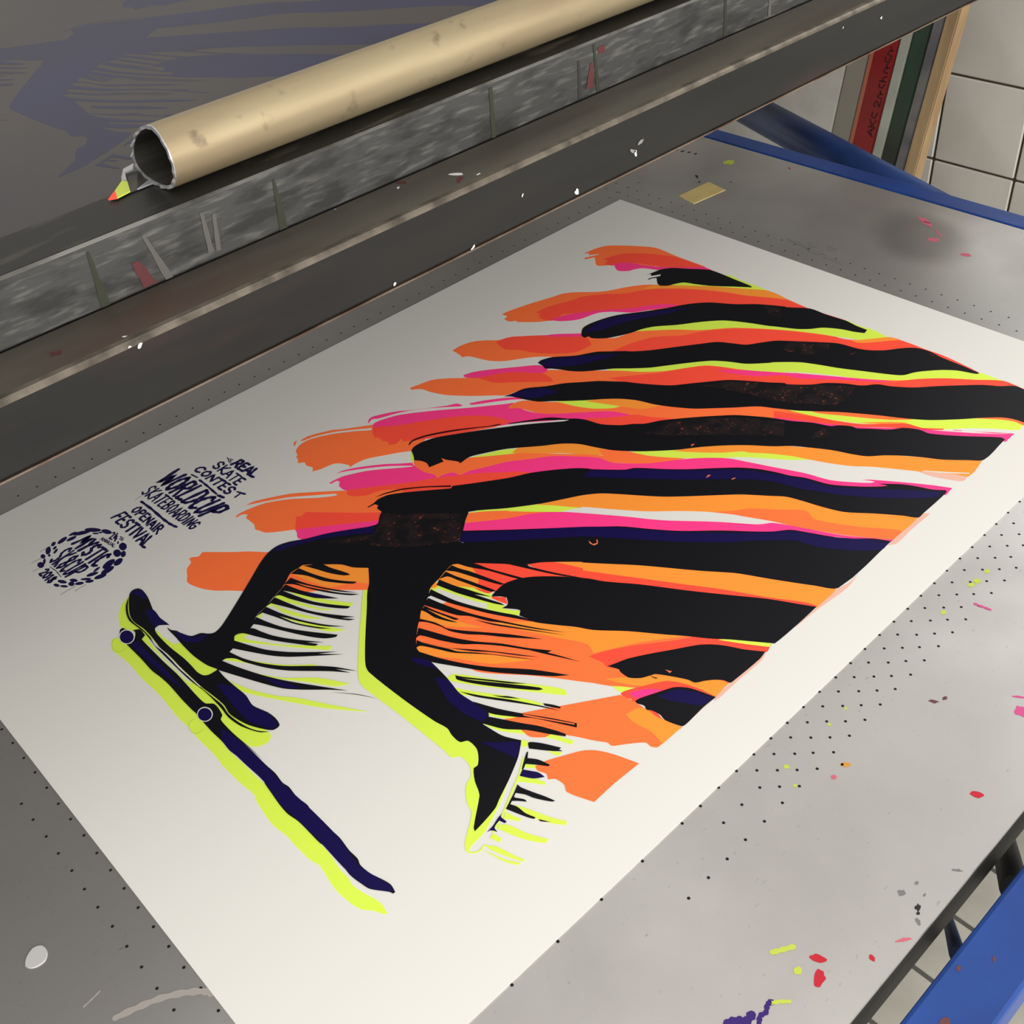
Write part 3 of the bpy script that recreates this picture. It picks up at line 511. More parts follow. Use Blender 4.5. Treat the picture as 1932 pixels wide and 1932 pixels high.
leaf 1 8621,1513 8637,1523 8667,1522 8693,1513 8718,1495 8725,1476 8709,1466 8679,1466 8654,1475 8629,1494
leaf 3 8580,1595 8597,1609 8630,1612 8657,1604 8684,1584 8691,1563 8674,1549 8642,1547 8614,1555 8587,1574
leaf 2 8706,1544 8718,1546 8741,1534 8760,1518 8778,1494 8783,1477 8770,1475 8747,1487 8728,1503 8710,1527
leaf 3 8703,1586 8715,1593 8736,1588 8752,1577 8766,1556 8768,1539 8756,1532 8736,1537 8720,1548 8705,1569
leaf 3 8779,1544 8792,1550 8813,1545 8829,1533 8844,1512 8847,1494 8834,1488 8813,1493 8797,1505 8782,1526
leaf 0 8806,1475 8818,1479 8835,1469 8847,1452 8856,1426 8855,1406 8842,1402 8825,1412 8813,1429 8804,1455
leaf 4 8846,1491 8859,1503 8874,1502 8884,1491 8890,1469 8886,1447 8873,1435 8857,1437 8847,1447 8842,1470
leaf 0 8885,1422 8898,1423 8916,1406 8929,1385 8938,1354 8936,1332 8923,1330 8905,1347 8892,1369 8884,1400
leaf 0 8952,1410 8962,1414 8975,1405 8983,1391 8987,1369 8985,1352 8974,1348 8962,1357 8954,1371 8949,1393
leaf 1 8902,1479 8913,1480 8929,1469 8941,1453 8952,1430 8953,1414 8942,1413 8926,1425 8914,1440 8903,1463
"""
PRINT_STROKES = """
shadowline 4 8919,2584 8934,2593 8950,2595 8964,2592 8977,2582 8986,2568 8993,2549 8995,2527 8994,2503 8988,2479 8979,2458 8967,2439 8952,2424 8937,2416 8921,2413 8906,2416
shadowline 4 8927,3833 8942,3840 8956,3841 8969,3837 8981,3828 8990,3815 8995,3799 8998,3780 8996,3760 8991,3740 8983,3722 8971,3707 8958,3696 8944,3689 8929,3688 8916,3692
word_worldcup 40 7320,703 7577,738 7384,771 7576,804 7317,838
word_worldcup 40 7316,911 7395,873 7511,873 7574,904 7497,941 7388,943 7316,911
word_worldcup 40 7573,977 7314,995 7326,1057 7417,1055 7457,989
word_worldcup 40 7444,1016 7572,1053
word_worldcup 40 7311,1114 7571,1091 7557,1158
word_worldcup 40 7309,1220 7569,1191 7543,1243 7438,1281 7329,1270 7309,1220
word_worldcup 40 7353,1406 7306,1381 7372,1334 7490,1314 7567,1332 7527,1382
word_worldcup 40 7304,1455 7501,1423 7565,1440 7512,1484 7303,1529
word_worldcup 40 7564,1517 7302,1570 7314,1631 7406,1615 7446,1543
word_skateboarding 21 7639,802 7616,776 7647,755 7682,762 7705,796 7739,804 7771,785 7753,756
word_skateboarding 21 7616,828 7768,836
word_skateboarding 21 7615,876 7700,833 7766,887
word_skateboarding 21 7765,905 7615,927 7762,965
word_skateboarding 21 7715,914 7714,953
word_skateboarding 21 7619,971 7614,1030
word_skateboarding 21 7615,1001 7760,1008
word_skateboarding 21 7614,1090 7614,1050 7757,1058 7752,1098
word_skateboarding 21 7683,1054 7682,1087
word_skateboarding 21 7754,1124 7614,1115 7625,1151 7667,1155 7680,1122 7697,1164 7741,1164 7754,1124
word_skateboarding 21 7613,1211 7655,1192 7716,1198 7749,1220 7708,1239 7651,1234 7613,1211
word_skateboarding 21 7747,1263 7613,1283 7744,1321
word_skateboarding 21 7703,1272 7701,1309
word_skateboarding 21 7743,1338 7613,1332 7619,1369 7664,1375 7685,1338
word_skateboarding 21 7678,1353 7741,1386
word_skateboarding 21 7612,1403 7740,1412 7726,1442 7675,1454 7622,1435 7612,1403
word_skateboarding 21 7612,1479 7736,1488
word_skateboarding 21 7735,1518 7611,1510 7730,1564 7611,1556
word_skateboarding 21 7629,1625 7611,1602 7653,1584 7707,1590 7730,1614 7705,1632 7670,1629 7673,1609
word_real 33 6913,1052 6799,1062 6801,1111 6840,1116 6862,1060
word_real 33 6854,1084 6907,1127
word_real 33 6788,1197 6792,1147 6904,1155 6897,1215
word_real 33 6846,1151 6842,1196
word_real 33 6897,1236 6783,1251 6890,1322
word_real 33 6860,1245 6855,1299
word_real 33 6779,1306 6888,1341 6877,1402
word_ye 11 6874,916 6887,962 6865,957
word_ye 11 6887,962 6905,987
word_ye 11 6856,998 6862,970 6904,1009 6901,1027
word_ye 11 6882,989 6879,1008
word_skate 25 6966,992 6948,957 6971,928 6996,937 7015,985 7040,996 7062,969 7048,931
word_skate 25 6949,1026 7062,1036
word_skate 25 6950,1092 7012,1033 7062,1105
word_skate 25 7062,1127 6951,1159 7062,1208
word_skate 25 7026,1140 7026,1193
word_skate 25 6955,1218 6953,1299
word_skate 25 6953,1258 7063,1263
word_skate 25 6954,1378 6954,1323 7063,1327 7061,1382
word_skate 25 7006,1326 7006,1370
word_contes 27 7139,920 7124,892 7148,852 7188,841 7214,866 7200,914
word_contes 27 7118,995 7148,957 7190,954 7212,983 7183,1019 7144,1022 7118,995
word_contes 27 7211,1055 7115,1066 7208,1130 7111,1136
word_contes 27 7113,1162 7105,1247
word_contes 27 7107,1205 7209,1201
word_contes 27 7101,1331 7104,1273 7208,1273 7205,1335
word_contes 27 7154,1274 7152,1322
word_contes 27 7112,1433 7097,1398 7120,1368 7144,1376 7160,1424 7183,1434 7206,1406 7194,1365
word_t 24 7113,1481 7083,1569
word_t 24 7097,1524 7174,1536
word_openair 24 7884,965 7913,940 7956,940 7980,963 7951,989 7911,988 7884,965
word_openair 24 7980,1021 7883,1017 7888,1062 7922,1068 7937,1021
word_openair 24 7883,1136 7883,1093 7981,1104 7980,1152
word_openair 24 7930,1099 7930,1135
word_openair 24 7982,1178 7883,1161 7980,1234 7882,1212
word_openair 24 7983,1256 7882,1262 7983,1324
word_openair 24 7950,1261 7950,1304
word_openair 24 7881,1318 7984,1353
word_openair 24 7984,1384 7881,1350 7886,1392 7923,1410 7938,1372
word_openair 24 7933,1388 7984,1441
word_festival 27 8030,953 8030,904 8161,887
word_festival 27 8093,896 8094,937
word_festival 27 8031,1028 8031,980 8162,971 8160,1027
word_festival 27 8094,976 8094,1018
word_festival 27 8051,1113 8031,1084 8057,1058 8086,1064 8108,1106 8137,1116 8163,1090 8147,1054
word_festival 27 8035,1134 8032,1202
word_festival 27 8032,1168 8163,1184
word_festival 27 8032,1231 8164,1257
word_festival 27 8032,1260 8164,1328 8033,1327
word_festival 27 8165,1383 8033,1376 8165,1459
word_festival 27 8121,1384 8122,1432
word_festival 27 8033,1430 8165,1481 8159,1533
word_24 18 8264,1104 8246,1105 8261,1132 8291,1143 8323,1148 8314,1186
word_24 18 8234,1145 8287,1178 8279,1212
word_24 18 8256,1173 8307,1228
word_th 9 8239,1207 8232,1227
word_th 9 8235,1217 8264,1242
word_th 9 8230,1234 8262,1261
word_th 9 8225,1251 8260,1279
word_th 9 8246,1247 8243,1265
word_annual 10 8392,1099 8354,1097 8387,1129
word_annual 10 8379,1099 8376,1119
word_annual 10 8385,1138 8350,1122 8380,1162 8346,1146
word_annual 10 8379,1174 8344,1158 8374,1199 8340,1182
word_annual 10 8338,1194 8364,1208 8370,1222 8361,1230 8334,1218
word_annual 10 8366,1245 8330,1242 8361,1275
word_annual 10 8354,1245 8351,1264
word_annual 10 8326,1265 8359,1283 8354,1304
word_mystic 34 8603,954 8425,982 8542,1001 8425,1031 8607,1041
word_mystic 34 8425,1063 8517,1093 8426,1123
word_mystic 34 8517,1093 8609,1092
word_mystic 34 8454,1195 8426,1170 8463,1149 8504,1155 8534,1190 8575,1199 8612,1179 8589,1148
word_mystic 34 8432,1217 8426,1275
word_mystic 34 8426,1246 8615,1261
word_mystic 34 8426,1304 8617,1327
word_mystic 34 8462,1390 8426,1364 8475,1348 8561,1358 8619,1387 8592,1414
word_sk8cup 26 8673,1030 8637,1002 8682,989 8734,1002 8771,1038 8821,1051 8866,1040 8839,1013
word_sk8cup 26 8640,1053 8865,1085
word_sk8cup 26 8642,1098 8764,1072 8864,1127
word_sk8cup 26 8750,1159 8699,1135 8645,1149 8696,1172 8750,1159 8809,1144 8863,1169 8809,1184 8750,1159
word_sk8cup 26 8688,1245 8648,1224 8701,1205 8798,1210 8862,1231 8830,1254
word_sk8cup 26 8651,1270 8809,1276 8860,1294 8819,1313 8653,1314
word_sk8cup 26 8859,1340 8655,1341 8667,1379 8738,1380 8768,1342
word_2018 24 8940,1103 8922,1120 8944,1140 8975,1129 9009,1114 9008,1156
word_2018 24 8921,1179 8948,1165 8988,1173 9010,1193 8983,1207 8946,1200 8921,1179
word_2018 24 8938,1223 8921,1228 9009,1241
word_2018 24 8962,1281 8942,1261 8920,1274 8940,1294 8962,1281 8986,1266 9008,1288 8986,1304 8962,1281
navy 16 7274,882 7259,976
navy 24 7266,1024 7265,1167 7272,1354
navy 30 7272,1383 7255,1455
navy 28 7837,883 7827,1073 7827,1295 7818,1419 7801,1495
navy 8 8897,1097 8885,1198 8889,1306
navy 5 8868,823 8751,826
navy 5 8994,917 8899,916
navy 5 9037,1038 8981,1038
navy 5 9004,1526 8854,1524
navy 5 8887,1581 8777,1576
navy 5 7864,808 7762,799
"""


# ------------------------------------------------------------------ materials
INK = {'orange': (255, 116, 60), 'amber': (255, 152, 56), 'coral': (255, 80, 60), 'pink': (255, 60, 138), 'yellow': (228, 255, 88),
       'navy': (22, 12, 78), 'black': (17, 18, 24), 'darkred': (58, 8, 12), 'halo': (255, 200, 180), 'white': (246, 244, 238),
       'speck': (255, 130, 90), 'scuff': (38, 40, 50), 'shadowline': (205, 225, 110)}
# neon inks are fluorescent: they turn blue light into their own hue, so their reflectance in that hue tops 100 %
FLUO = {'orange': 1.35, 'amber': 1.25, 'coral': 1.3, 'pink': 1.3, 'yellow': 1.12}
for k, c in INK.items():
    base = [q * FLUO.get(k, 1.0) for q in lin(*c)[:3]] + [1]
    mat(k + '_ink', base, rough=0.55 if k not in ('navy', 'black') else 0.5, spec=0.25)
mat('rub_ink', lin(40, 30, 32), rough=0.6, spec=0.2, color2=lin(205, 95, 60), scale=260, lo=0.60, hi=0.80, detail=8, color3=lin(22, 20, 24), scale3=60, lo3=0.42, hi3=0.58)
mat('poster_paper', lin(247, 245, 239), rough=0.75, spec=0.2)
mat('table_metal', lin(226, 223, 219), rough=0.33, metal=0.76, color2=lin(202, 198, 195), scale=6, lo=0.35, hi=0.7, rough2=0.44,
    bump=0.03, bscale=90, color3=lin(176, 173, 170), scale3=140, lo3=0.66, hi3=0.80, stretch3=(1, 2.2, 1))
def damp_stain(mt, cx, cy, rx, ry, ang, dark):
    """a soft-edged damp mark in the metal's own colour, with its own outline"""
    nt = mt.node_tree; N = nt.nodes; L = nt.links; b = N['Principled BSDF']
    tc = N.new('ShaderNodeTexCoord'); mp = N.new('ShaderNodeMapping'); mp.vector_type = 'TEXTURE'
    mp.inputs['Location'].default_value = (cx, cy, 0); mp.inputs['Rotation'].default_value = (0, 0, ang); mp.inputs['Scale'].default_value = (rx, ry, 1)
    L.new(tc.outputs['Object'], mp.inputs['Vector'])
    sx = N.new('ShaderNodeSeparateXYZ'); L.new(mp.outputs['Vector'], sx.inputs['Vector'])
    cb = N.new('ShaderNodeCombineXYZ'); L.new(sx.outputs['X'], cb.inputs['X']); L.new(sx.outputs['Y'], cb.inputs['Y'])
    ln_ = N.new('ShaderNodeVectorMath'); ln_.operation = 'LENGTH'; L.new(cb.outputs['Vector'], ln_.inputs[0])
    nz = N.new('ShaderNodeTexNoise'); nz.inputs['Scale'].default_value = 22; L.new(tc.outputs['Object'], nz.inputs['Vector'])
    ad = N.new('ShaderNodeMath'); ad.operation = 'MULTIPLY_ADD'; L.new(nz.outputs['Fac'], ad.inputs[0]); ad.inputs[1].default_value = 0.35; L.new(ln_.outputs['Value'], ad.inputs[2])
    mr = N.new('ShaderNodeMapRange'); mr.interpolation_type = 'SMOOTHSTEP'
    mr.inputs['From Min'].default_value = 0.75; mr.inputs['From Max'].default_value = 1.5; mr.inputs['To Min'].default_value = dark; mr.inputs['To Max'].default_value = 1.0
    L.new(ad.outputs['Value'], mr.inputs['Value'])
    old = b.inputs['Base Color'].links[0].from_socket
    mx = N.new('ShaderNodeMix'); mx.data_type = 'RGBA'; mx.blend_type = 'MULTIPLY'; mx.inputs['Factor'].default_value = 1.0
    L.new(old, mx.inputs['A']); L.new(mr.outputs['Result'], mx.inputs['B']); L.new(mx.outputs['Result'], b.inputs['Base Color'])
damp_stain(MATS['table_metal'], -0.143, 0.366, 0.070, 0.050, 0.95, 0.68)
mat('table_edge', lin(52, 50, 46), rough=0.6, color2=lin(34, 32, 30), scale=30)
mat('hole_dark', lin(14, 14, 14), rough=0.9)
mat('beam_dark', lin(37, 36, 33), rough=0.5, metal=0.15, spec=0.35, color2=lin(27, 26, 25), scale=9, stretch=(0.5, 3, 3), lo=0.35, hi=0.7,
    color3=lin(62, 42, 38), scale3=5, lo3=0.56, hi3=0.78, stretch3=(0.6, 2, 4), bump=0.05, bscale=60)
mat('beam_ledge_lit', lin(104, 100, 90), rough=0.5, metal=0.45, color2=lin(84, 78, 70), scale=10, stretch=(0.5, 3, 1), lo=0.35, hi=0.7,
    color3=lin(88, 62, 54), scale3=5, lo3=0.56, hi3=0.78, stretch3=(0.6, 2, 1))  # lighter than the beam: light from above put into the ledge colour
mat('beam_highlight', lin(138, 129, 116), rough=0.35, metal=0.7, color2=lin(96, 89, 80), scale=60)
mat('beam_lip', lin(165, 146, 128), rough=0.25, metal=0.85, color2=lin(120, 92, 76), scale=30)
mat('frame_scratched', lin(68, 68, 66), rough=0.5, metal=0.35, color2=lin(104, 102, 99), scale=260, stretch=(0.16, 1, 1), lo=0.52, hi=0.70,
    color3=lin(50, 49, 47), scale3=120, lo3=0.46, hi3=0.64, stretch3=(0.3, 1, 1), bump=0.08, bscale=300, detail=10)
mat('frame_highlight', lin(128, 126, 122), rough=0.4, metal=0.5, color2=lin(70, 68, 64), scale=40, stretch=(0.5, 1, 1))
mat('frame_top', lin(36, 35, 32), rough=0.5, metal=0.1, spec=0.3, color2=lin(84, 79, 70), scale=22, stretch=(0.7, 3, 3), lo=0.55, hi=0.75, detail=9)
mat('mesh_emulsion', lin(68, 62, 58), rough=0.5, color2=lin(58, 54, 56), scale=4)
mat('mesh_open', lin(38, 40, 74), rough=0.5, color2=lin(38, 34, 54), scale=5)
mat('pipe_metal', lin(168, 153, 122), rough=0.5, metal=0.5, spec=0.3, color2=lin(150, 132, 104), scale=14, stretch=(0.4, 2.5, 2.5), lo=0.4, hi=0.7,
    color3=lin(110, 96, 80), scale3=60, lo3=0.62, hi3=0.78)
mat('pipe_cut', lin(185, 185, 188), rough=0.4, metal=0.6)
mat('pipe_inside', lin(48, 47, 44), rough=0.5, metal=0.4, color2=lin(80, 76, 70), scale=20, stretch=(0.1, 3, 3))
mat('press_blue', lin(38, 80, 162), rough=0.35, spec=0.5, color2=lin(34, 70, 144), scale=12)
mat('press_blue_shaded', lin(38, 64, 118), rough=0.4, color2=lin(30, 48, 88), scale=10, stretch=(1, 1, 4))  # darker press blue, shade on the round arm put into the colour
mat('press_blue_dark', lin(30, 46, 78), rough=0.5)
mat('black_metal', lin(30, 29, 28), rough=0.5)
mat('wall_tile', lin(226, 223, 214), rough=0.22, color2=lin(208, 204, 194), scale=4)
mat('wall_grout', lin(72, 66, 52), rough=0.9, color2=lin(50, 46, 36), scale=30)
mat('floor_tile', lin(196, 192, 180), rough=0.45, color2=lin(176, 172, 160), scale=9)
mat('floor_grout', lin(92, 90, 86), rough=0.9)
mat('tape_yellow', lin(240, 216, 146), rough=0.7, color2=lin(230, 204, 130), scale=40)
mat('board_white', lin(214, 210, 202), rough=0.7, color2=lin(190, 186, 178), scale=12)
mat('board_grey', lin(150, 146, 132), rough=0.7)
mat('board_red', lin(150, 40, 38), rough=0.25, color2=lin(120, 28, 30), scale=6)
mat('board_red_light', lin(188, 110, 84), rough=0.3)
mat('board_pale', lin(188, 190, 178), rough=0.5, color2=lin(170, 172, 160), scale=16)
mat('board_green', lin(52, 74, 56), rough=0.5, color2=lin(48, 50, 44), scale=7)
mat('board_metal', lin(140, 138, 138), rough=0.4, metal=0.4, color2=lin(112, 110, 114), scale=18)
mat('board_wood', lin(184, 156, 116), rough=0.65, color2=lin(160, 130, 94), scale=10, stretch=(4, 4, 0.6))
mat('marker_black', lin(64, 18, 22), rough=0.7)
for k, c in {'red': (206, 44, 62), 'rose': (222, 110, 130), 'pinkspot': (222, 90, 150), 'yellowspot': (206, 222, 90), 'orangespot': (224, 160, 70),
             'purple': (64, 40, 120), 'blackspot': (52, 50, 50), 'greyspot': (132, 130, 128), 'whitescrap': (212, 210, 208), 'brownspot': (112, 70, 74),
             'greendrip': (48, 52, 38), 'greydrip': (90, 86, 83), 'reddrip': (86, 44, 44), 'palearc': (176, 170, 164), 'bluespot': (120, 160, 190)}.items():
    mat(k, lin(*c), rough=0.6, spec=0.3)

# ------------------------------------------------------------------ room: floor and tiled wall
floor = link('floor', box_mesh(-0.8, 2.6, -1.9, 2.6, -TZ - 0.05, -TZ - 0.003), 'floor_grout')
floor['kind'] = 'structure'
ft = box_mesh(-0.0475, 0.0475, -0.0475, 0.0475, -0.006, 0.0, 0.0015, 1, z=0, name='floor_tile')
PX = 0.1020
near = set()
for i in range(-5, 8):
    for j in range(-3, 6):
        o = link('floor_tile', ft, 'floor_tile', floor)
        o.location = (0.078 + i * PX, 0.66 + j * PX, 0.0)
        near.add((i, j))
fv, ff = [], []
for i in range(-7, 24):
    for j in range(-24, 18):
        if (i, j) in near: continue
        cx, cy, h = 0.078 + i * PX, 0.66 + j * PX, 0.0475
        if not (-0.75 < cx < 2.5 and -1.8 < cy < 2.5): continue
        b = len(fv)
        fv += [(cx - h, cy - h, 0), (cx + h, cy - h, 0), (cx + h, cy + h, 0), (cx - h, cy + h, 0)]
        ff.append((b, b + 1, b + 2, b + 3))
o = link('floor_tiles', mesh_from(fv, ff, 'floor_tiles', 0), 'floor_tile', floor)
o['kind'] = 'stuff'

WX = -0.766
OPY, OPZ0, OPZ1 = 0.0483, 0.2627, 1.4723           # window opening: starts at this y, between these heights above the table
wall = link('wall_back', box_mesh(WX - 0.12, WX - 0.003, -1.9, OPY, -TZ, 1.9), 'wall_grout')
wall['kind'] = 'structure'
link('wall_below_window', box_mesh(WX - 0.12, WX - 0.003, OPY, 2.7, -TZ, OPZ0), 'wall_grout', wall)
link('wall_above_window', box_mesh(WX - 0.12, WX - 0.003, OPY, 2.7, OPZ1, 1.9), 'wall_grout', wall)
win = bpy.data.objects.new('window_1', None); col.objects.link(win); win.location = (WX - 0.06, 1.5, TZ + OPZ0)
win['kind'] = 'structure'
link('window_sill', box_mesh(WX - 0.12, WX + 0.012, OPY, 2.7, OPZ0 - 0.002, OPZ0 + 0.012, 0.002), 'board_white', win)
for nm, a in (('frame_post', (OPY, OPY + 0.05, OPZ0, OPZ1)), ('frame_post', (1.45, 1.50, OPZ0, OPZ1)), ('frame_post', (2.65, 2.70, OPZ0, OPZ1)),
              ('frame_rail', (OPY + 0.05, 1.45, OPZ0, OPZ0 + 0.05)), ('frame_rail', (1.50, 2.65, OPZ0, OPZ0 + 0.05)), ('frame_rail', (OPY + 0.05, 1.45, OPZ1 - 0.05, OPZ1)), ('frame_rail', (1.50, 2.65, OPZ1 - 0.05, OPZ1))):
    link(nm, box_mesh(WX - 0.085, WX - 0.035, a[0], a[1], a[2], a[3]), 'board_white', win)
PT = 0.1512
wt = box_mesh(-0.008, 0.0, -0.0738, 0.0738, -0.0738, 0.0738, 0.002, 1, z=0, name='wall_tile')
wy0, wz0 = 0.0483 + PT / 2, -0.0397 - PT / 2 + TZ
for i in range(-12, 17):
    for k in range(-4, 11):
        z = wz0 + k * PT
        if z < 0.03 or (wy0 + i * PT > OPY and TZ + OPZ0 < z < TZ + OPZ1): continue
        o = link('wall_tile', wt, 'wall_tile', wall)
        o.location = (WX, wy0 + i * PT, z)

# ------------------------------------------------------------------ the printing table
TX0, TX1, TY0, TY1 = -0.235, 1.55, -0.55, 0.859
table = empty('vacuum_printing_table', (0.65, 0.15, 0), 'grey metal screen-printing table top with rows of suction holes under the poster', 'table')
table_top = link('table_top', box_mesh(TX0, TX1, TY0, TY1, -0.004, 0.0), 'table_metal', table)
link('table_edge', box_mesh(TX0 + 0.001, TX1 - 0.001, TY0 + 0.001, TY1 - 0.001, -0.048, -0.0041), 'table_edge', table)
for lx in (-0.10, 1.42):
    for ly in (-0.42, 0.72):
        link('leg', box_mesh(lx - 0.03, lx + 0.03, ly - 0.03, ly + 0.03, -TZ, -0.048, 0.003), 'black_metal', table)
hv = Flat()
r = 0.00115
def hole(x, y):
    x += random.uniform(-0.0004, 0.0004); y += random.uniform(-0.0004, 0.0004)
    hv.poly([(x + r * math.cos(t * math.pi / 4), y + r * math.sin(t * math.pi / 4)) for t in range(8)], 0.00012)
for k in range(60):
    X = -0.055 + 0.02 * k
    if X < 0.70: hole(X, 0.7010)
    elif k % 2 == 0 and X < 1.06: hole(X, 0.7010)
    if X < 0.655: hole(X - 0.010, 0.7110)
    if X < 0.69: hole(X, 0.7213)
    if X < 0.655: hole(X - 0.0097, 0.7307)
    if X < 0.75: hole(X, 0.7403)
    if X < 1.05: hole(X - 0.0014, -0.0168)
for k in range(40):
    Y = -0.057 + 0.02 * k
    hole(1.0033, Y)
    if Y > 0.33: hole(1.0228, Y)
    hole(-0.0150, Y - 0.003)
    hole(-0.0352, Y - 0.003)
o = hv.build('suction_hole', 'hole_dark', table_top); o['kind'] = 'stuff'

# stains, scrapes and paint drops on the table
def spots(name, material, items, z=0.00016):
    for k, it in enumerate(items):
        f = Flat(); cx, cy, rx, ry = [q / 1000 for q in it[:4]]; ang = it[4] if len(it) > 4 else 0
        f.poly(blob(cx, cy, rx, ry, ang, seed=len(name) * 31 + k, rough=it[5] if len(it) > 5 else 0.18), z)
        f.build(name, material, table_top)
def smear(name, material, pts, w, z=0.00018):
    f = Flat(); f.brush([(p[0] / 1000, p[1] / 1000) for p in pts], w / 1000, z); f.build(name, material, table_top)
spots('paint_drop', 'red', [(549, 831, 4.5, 2.6, 2.2), (722, 823, 5, 2.6, 2.2), (732, 831, 5.5, 3.4, 0.4), (699, 846, 2.4, 1.6, 1.0), (-217, 120, 3.5, 1.4, 1.0)])
spots('paint_drop', 'rose', [(603, 753, 2.2, 1.8), (-187, 346, 10, 4, 1.4, 0.3), (-180, 356, 8, 4, 1.2, 0.3), (-147, 383, 7, 5, 1.8), (-136, 433, 7, 4.5, 1.8, 0.25), (676, 853, 5, 1.3, 2.6, 0.3)])
smear('paint_smear', 'rose', [(-172, 372), (-164, 380), (-158, 388)], 1.0)
spots('paint_drop', 'yellowspot', [(618, 724, 2, 2), (627, 738, 1.4, 1.4), (566, 724, 1.3, 1.3), (545, 724, 1.6, 0.9), (737, 819, 3, 2.6), (344, 725, 3, 2.2), (360, 725, 3.6, 2.6), (367, 724, 3, 2.2), (410, 724, 2.6, 2.0), (-185, 40, 8, 7, 0.5, 0.3)])
smear('paint_smear', 'yellowspot', [(738, 801), (733, 804), (726, 808)], 1.7)
smear('paint_smear', 'yellowspot', [(764, 820), (760, 823), (756, 827)], 1.2)
spots('paint_drop', 'orangespot', [(588, 753, 3.5, 2, 2.4), (590, 751, 1.5, 1)])
spots('paint_drop', 'pinkspot', [(463, 817, 5, 4, 1, 0.35), (451, 809, 5, 1, 2.2)])
smear('paint_smear', 'pinkspot', [(385, 737), (384, 743), (383, 749)], 1.2)
smear('paint_smear', 'purple', [(792, 809), (787, 812), (783, 816), (778, 816)], 2.6)
smear('paint_smear', 'purple', [(779, 822), (775, 820), (771, 821), (767, 819), (764, 819)], 1.5)
spots('paint_drop', 'purple', [(764, 819.5, 2.0, 2.0)])
spots('grime_mark', 'blackspot', [(651, 848, 2.6, 1.6, 0.6, 0.5), (654, 850, 1.3, 1.0), (-120, 35, 5, 2, 0.9, 0.4), (-108, 49, 3, 1.5), (-133, 84, 1.5, 1.5), (-175, -49, 5, 2.5), (-176, -38, 4, 2), (-179, -28, 3, 2), (-180, -17, 3, 2)])
spots('grime_mark', 'greyspot', [(649, 835, 2.6, 2.0, 0, 0.4), (636, 838, 1.6, 1.0), (659, 853, 2.4, 1.4, 1), (640, 846, 1.4, 0.7), (610, 852, 4, 1.2, 2.2, 0.5), (-40, 262, 16, 4, 1.5, 0.5), (-34, 290, 14, 3.4, 1.6, 0.5), (-48, 276, 8, 4, 1.3, 0.5), (-30, 318, 12, 3, 1.5, 0.5), (-55, 300, 6, 4, 1.2, 0.5)])
spots('grime_mark', 'brownspot', [(496, 767, 3.5, 1.4, 2.2, 0.4), (488, 771, 2.2, 1.4)])
smear('scrape', 'palearc', [(1051, 541), (1038, 545), (1025, 550), (1012, 558), (1003, 566), (1000, 571)], 2.2)
smear('scrape', 'palearc', [(1062, 520), (1055, 519), (1050, 518)], 0.6)

scrap = Flat(); scrap.poly(blob(1.068, 0.467, 0.0085, 0.0065, 0.6, 9, 0.2, 4), 0.0006)
so = scrap.build('paper_scrap', 'whitescrap')
so.modifiers.new('thick', 'SOLIDIFY').thickness = 0.0006
tag(so, 'small torn white scrap lying on the bare table at lower left', 'scrap')

tape = Flat(); tape.poly([(-0.0573, 0.0554), (-0.0530, 0.0700), (-0.0499, 0.0872), (-0.080, 0.0905), (-0.109, 0.0939), (-0.1125, 0.076), (-0.1158, 0.0593), (-0.088, 0.0573)], 0.0004)
to = tape.build('masking_tape', 'tape_yellow')
to.modifiers.new('thick', 'SOLIDIFY').thickness = 0.0004
tag(to, 'short strip of yellow masking tape stuck on the table near the poster corner', 'tape')

# ------------------------------------------------------------------ blue press frame round the table
press = empty('press_frame', (0.6, 0.9, 0), 'blue painted steel frame of the printing press around the table', 'frame')
link('end_rail', box_mesh(-0.2760, -0.2415, -0.9, 0.925, -0.045, -0.002, 0.003), 'press_blue', press)
side_rail = link('side_rail', box_mesh(-0.2405, 1.6, 0.879, 0.9195, -0.045, -0.002, 0.003), 'press_blue', press)
link('round_arm', cyl_mesh((-0.520, -0.303, -0.045), (-0.285, 0.358, -0.045), 0.026, 32), 'press_blue_shaded', press)
for lx, ly in ((-0.257, -0.87), (-0.257, 0.895), (1.57, 0.9)):
    link('leg', box_mesh(lx - 0.018, lx + 0.018, ly - 0.018, ly + 0.018, -TZ, -0.045, 0.003), 'press_blue', press)
link('brace', cyl_mesh((0.566, 0.8775, -0.046), (-0.045, 0.696, -TZ), 0.010, 12, r1=0.016), 'black_metal', press)
link('brace', cyl_mesh((0.634, 0.8745, -0.046), (0.1216, 0.703, -TZ), 0.0055, 12), 'press_blue_dark', press)
for k, it in enumerate([(0.705, 0.8985, 0.006, 0.003), (0.668, 0.886, 0.0022, 0.0012), (0.648, 0.898, 0.002, 0.001)]):
    f = Flat(); f.poly(blob(it[0], it[1], it[2], it[3], 0.3, seed=k), -0.0018); f.build('paint_drop', 'brownspot', side_rail)

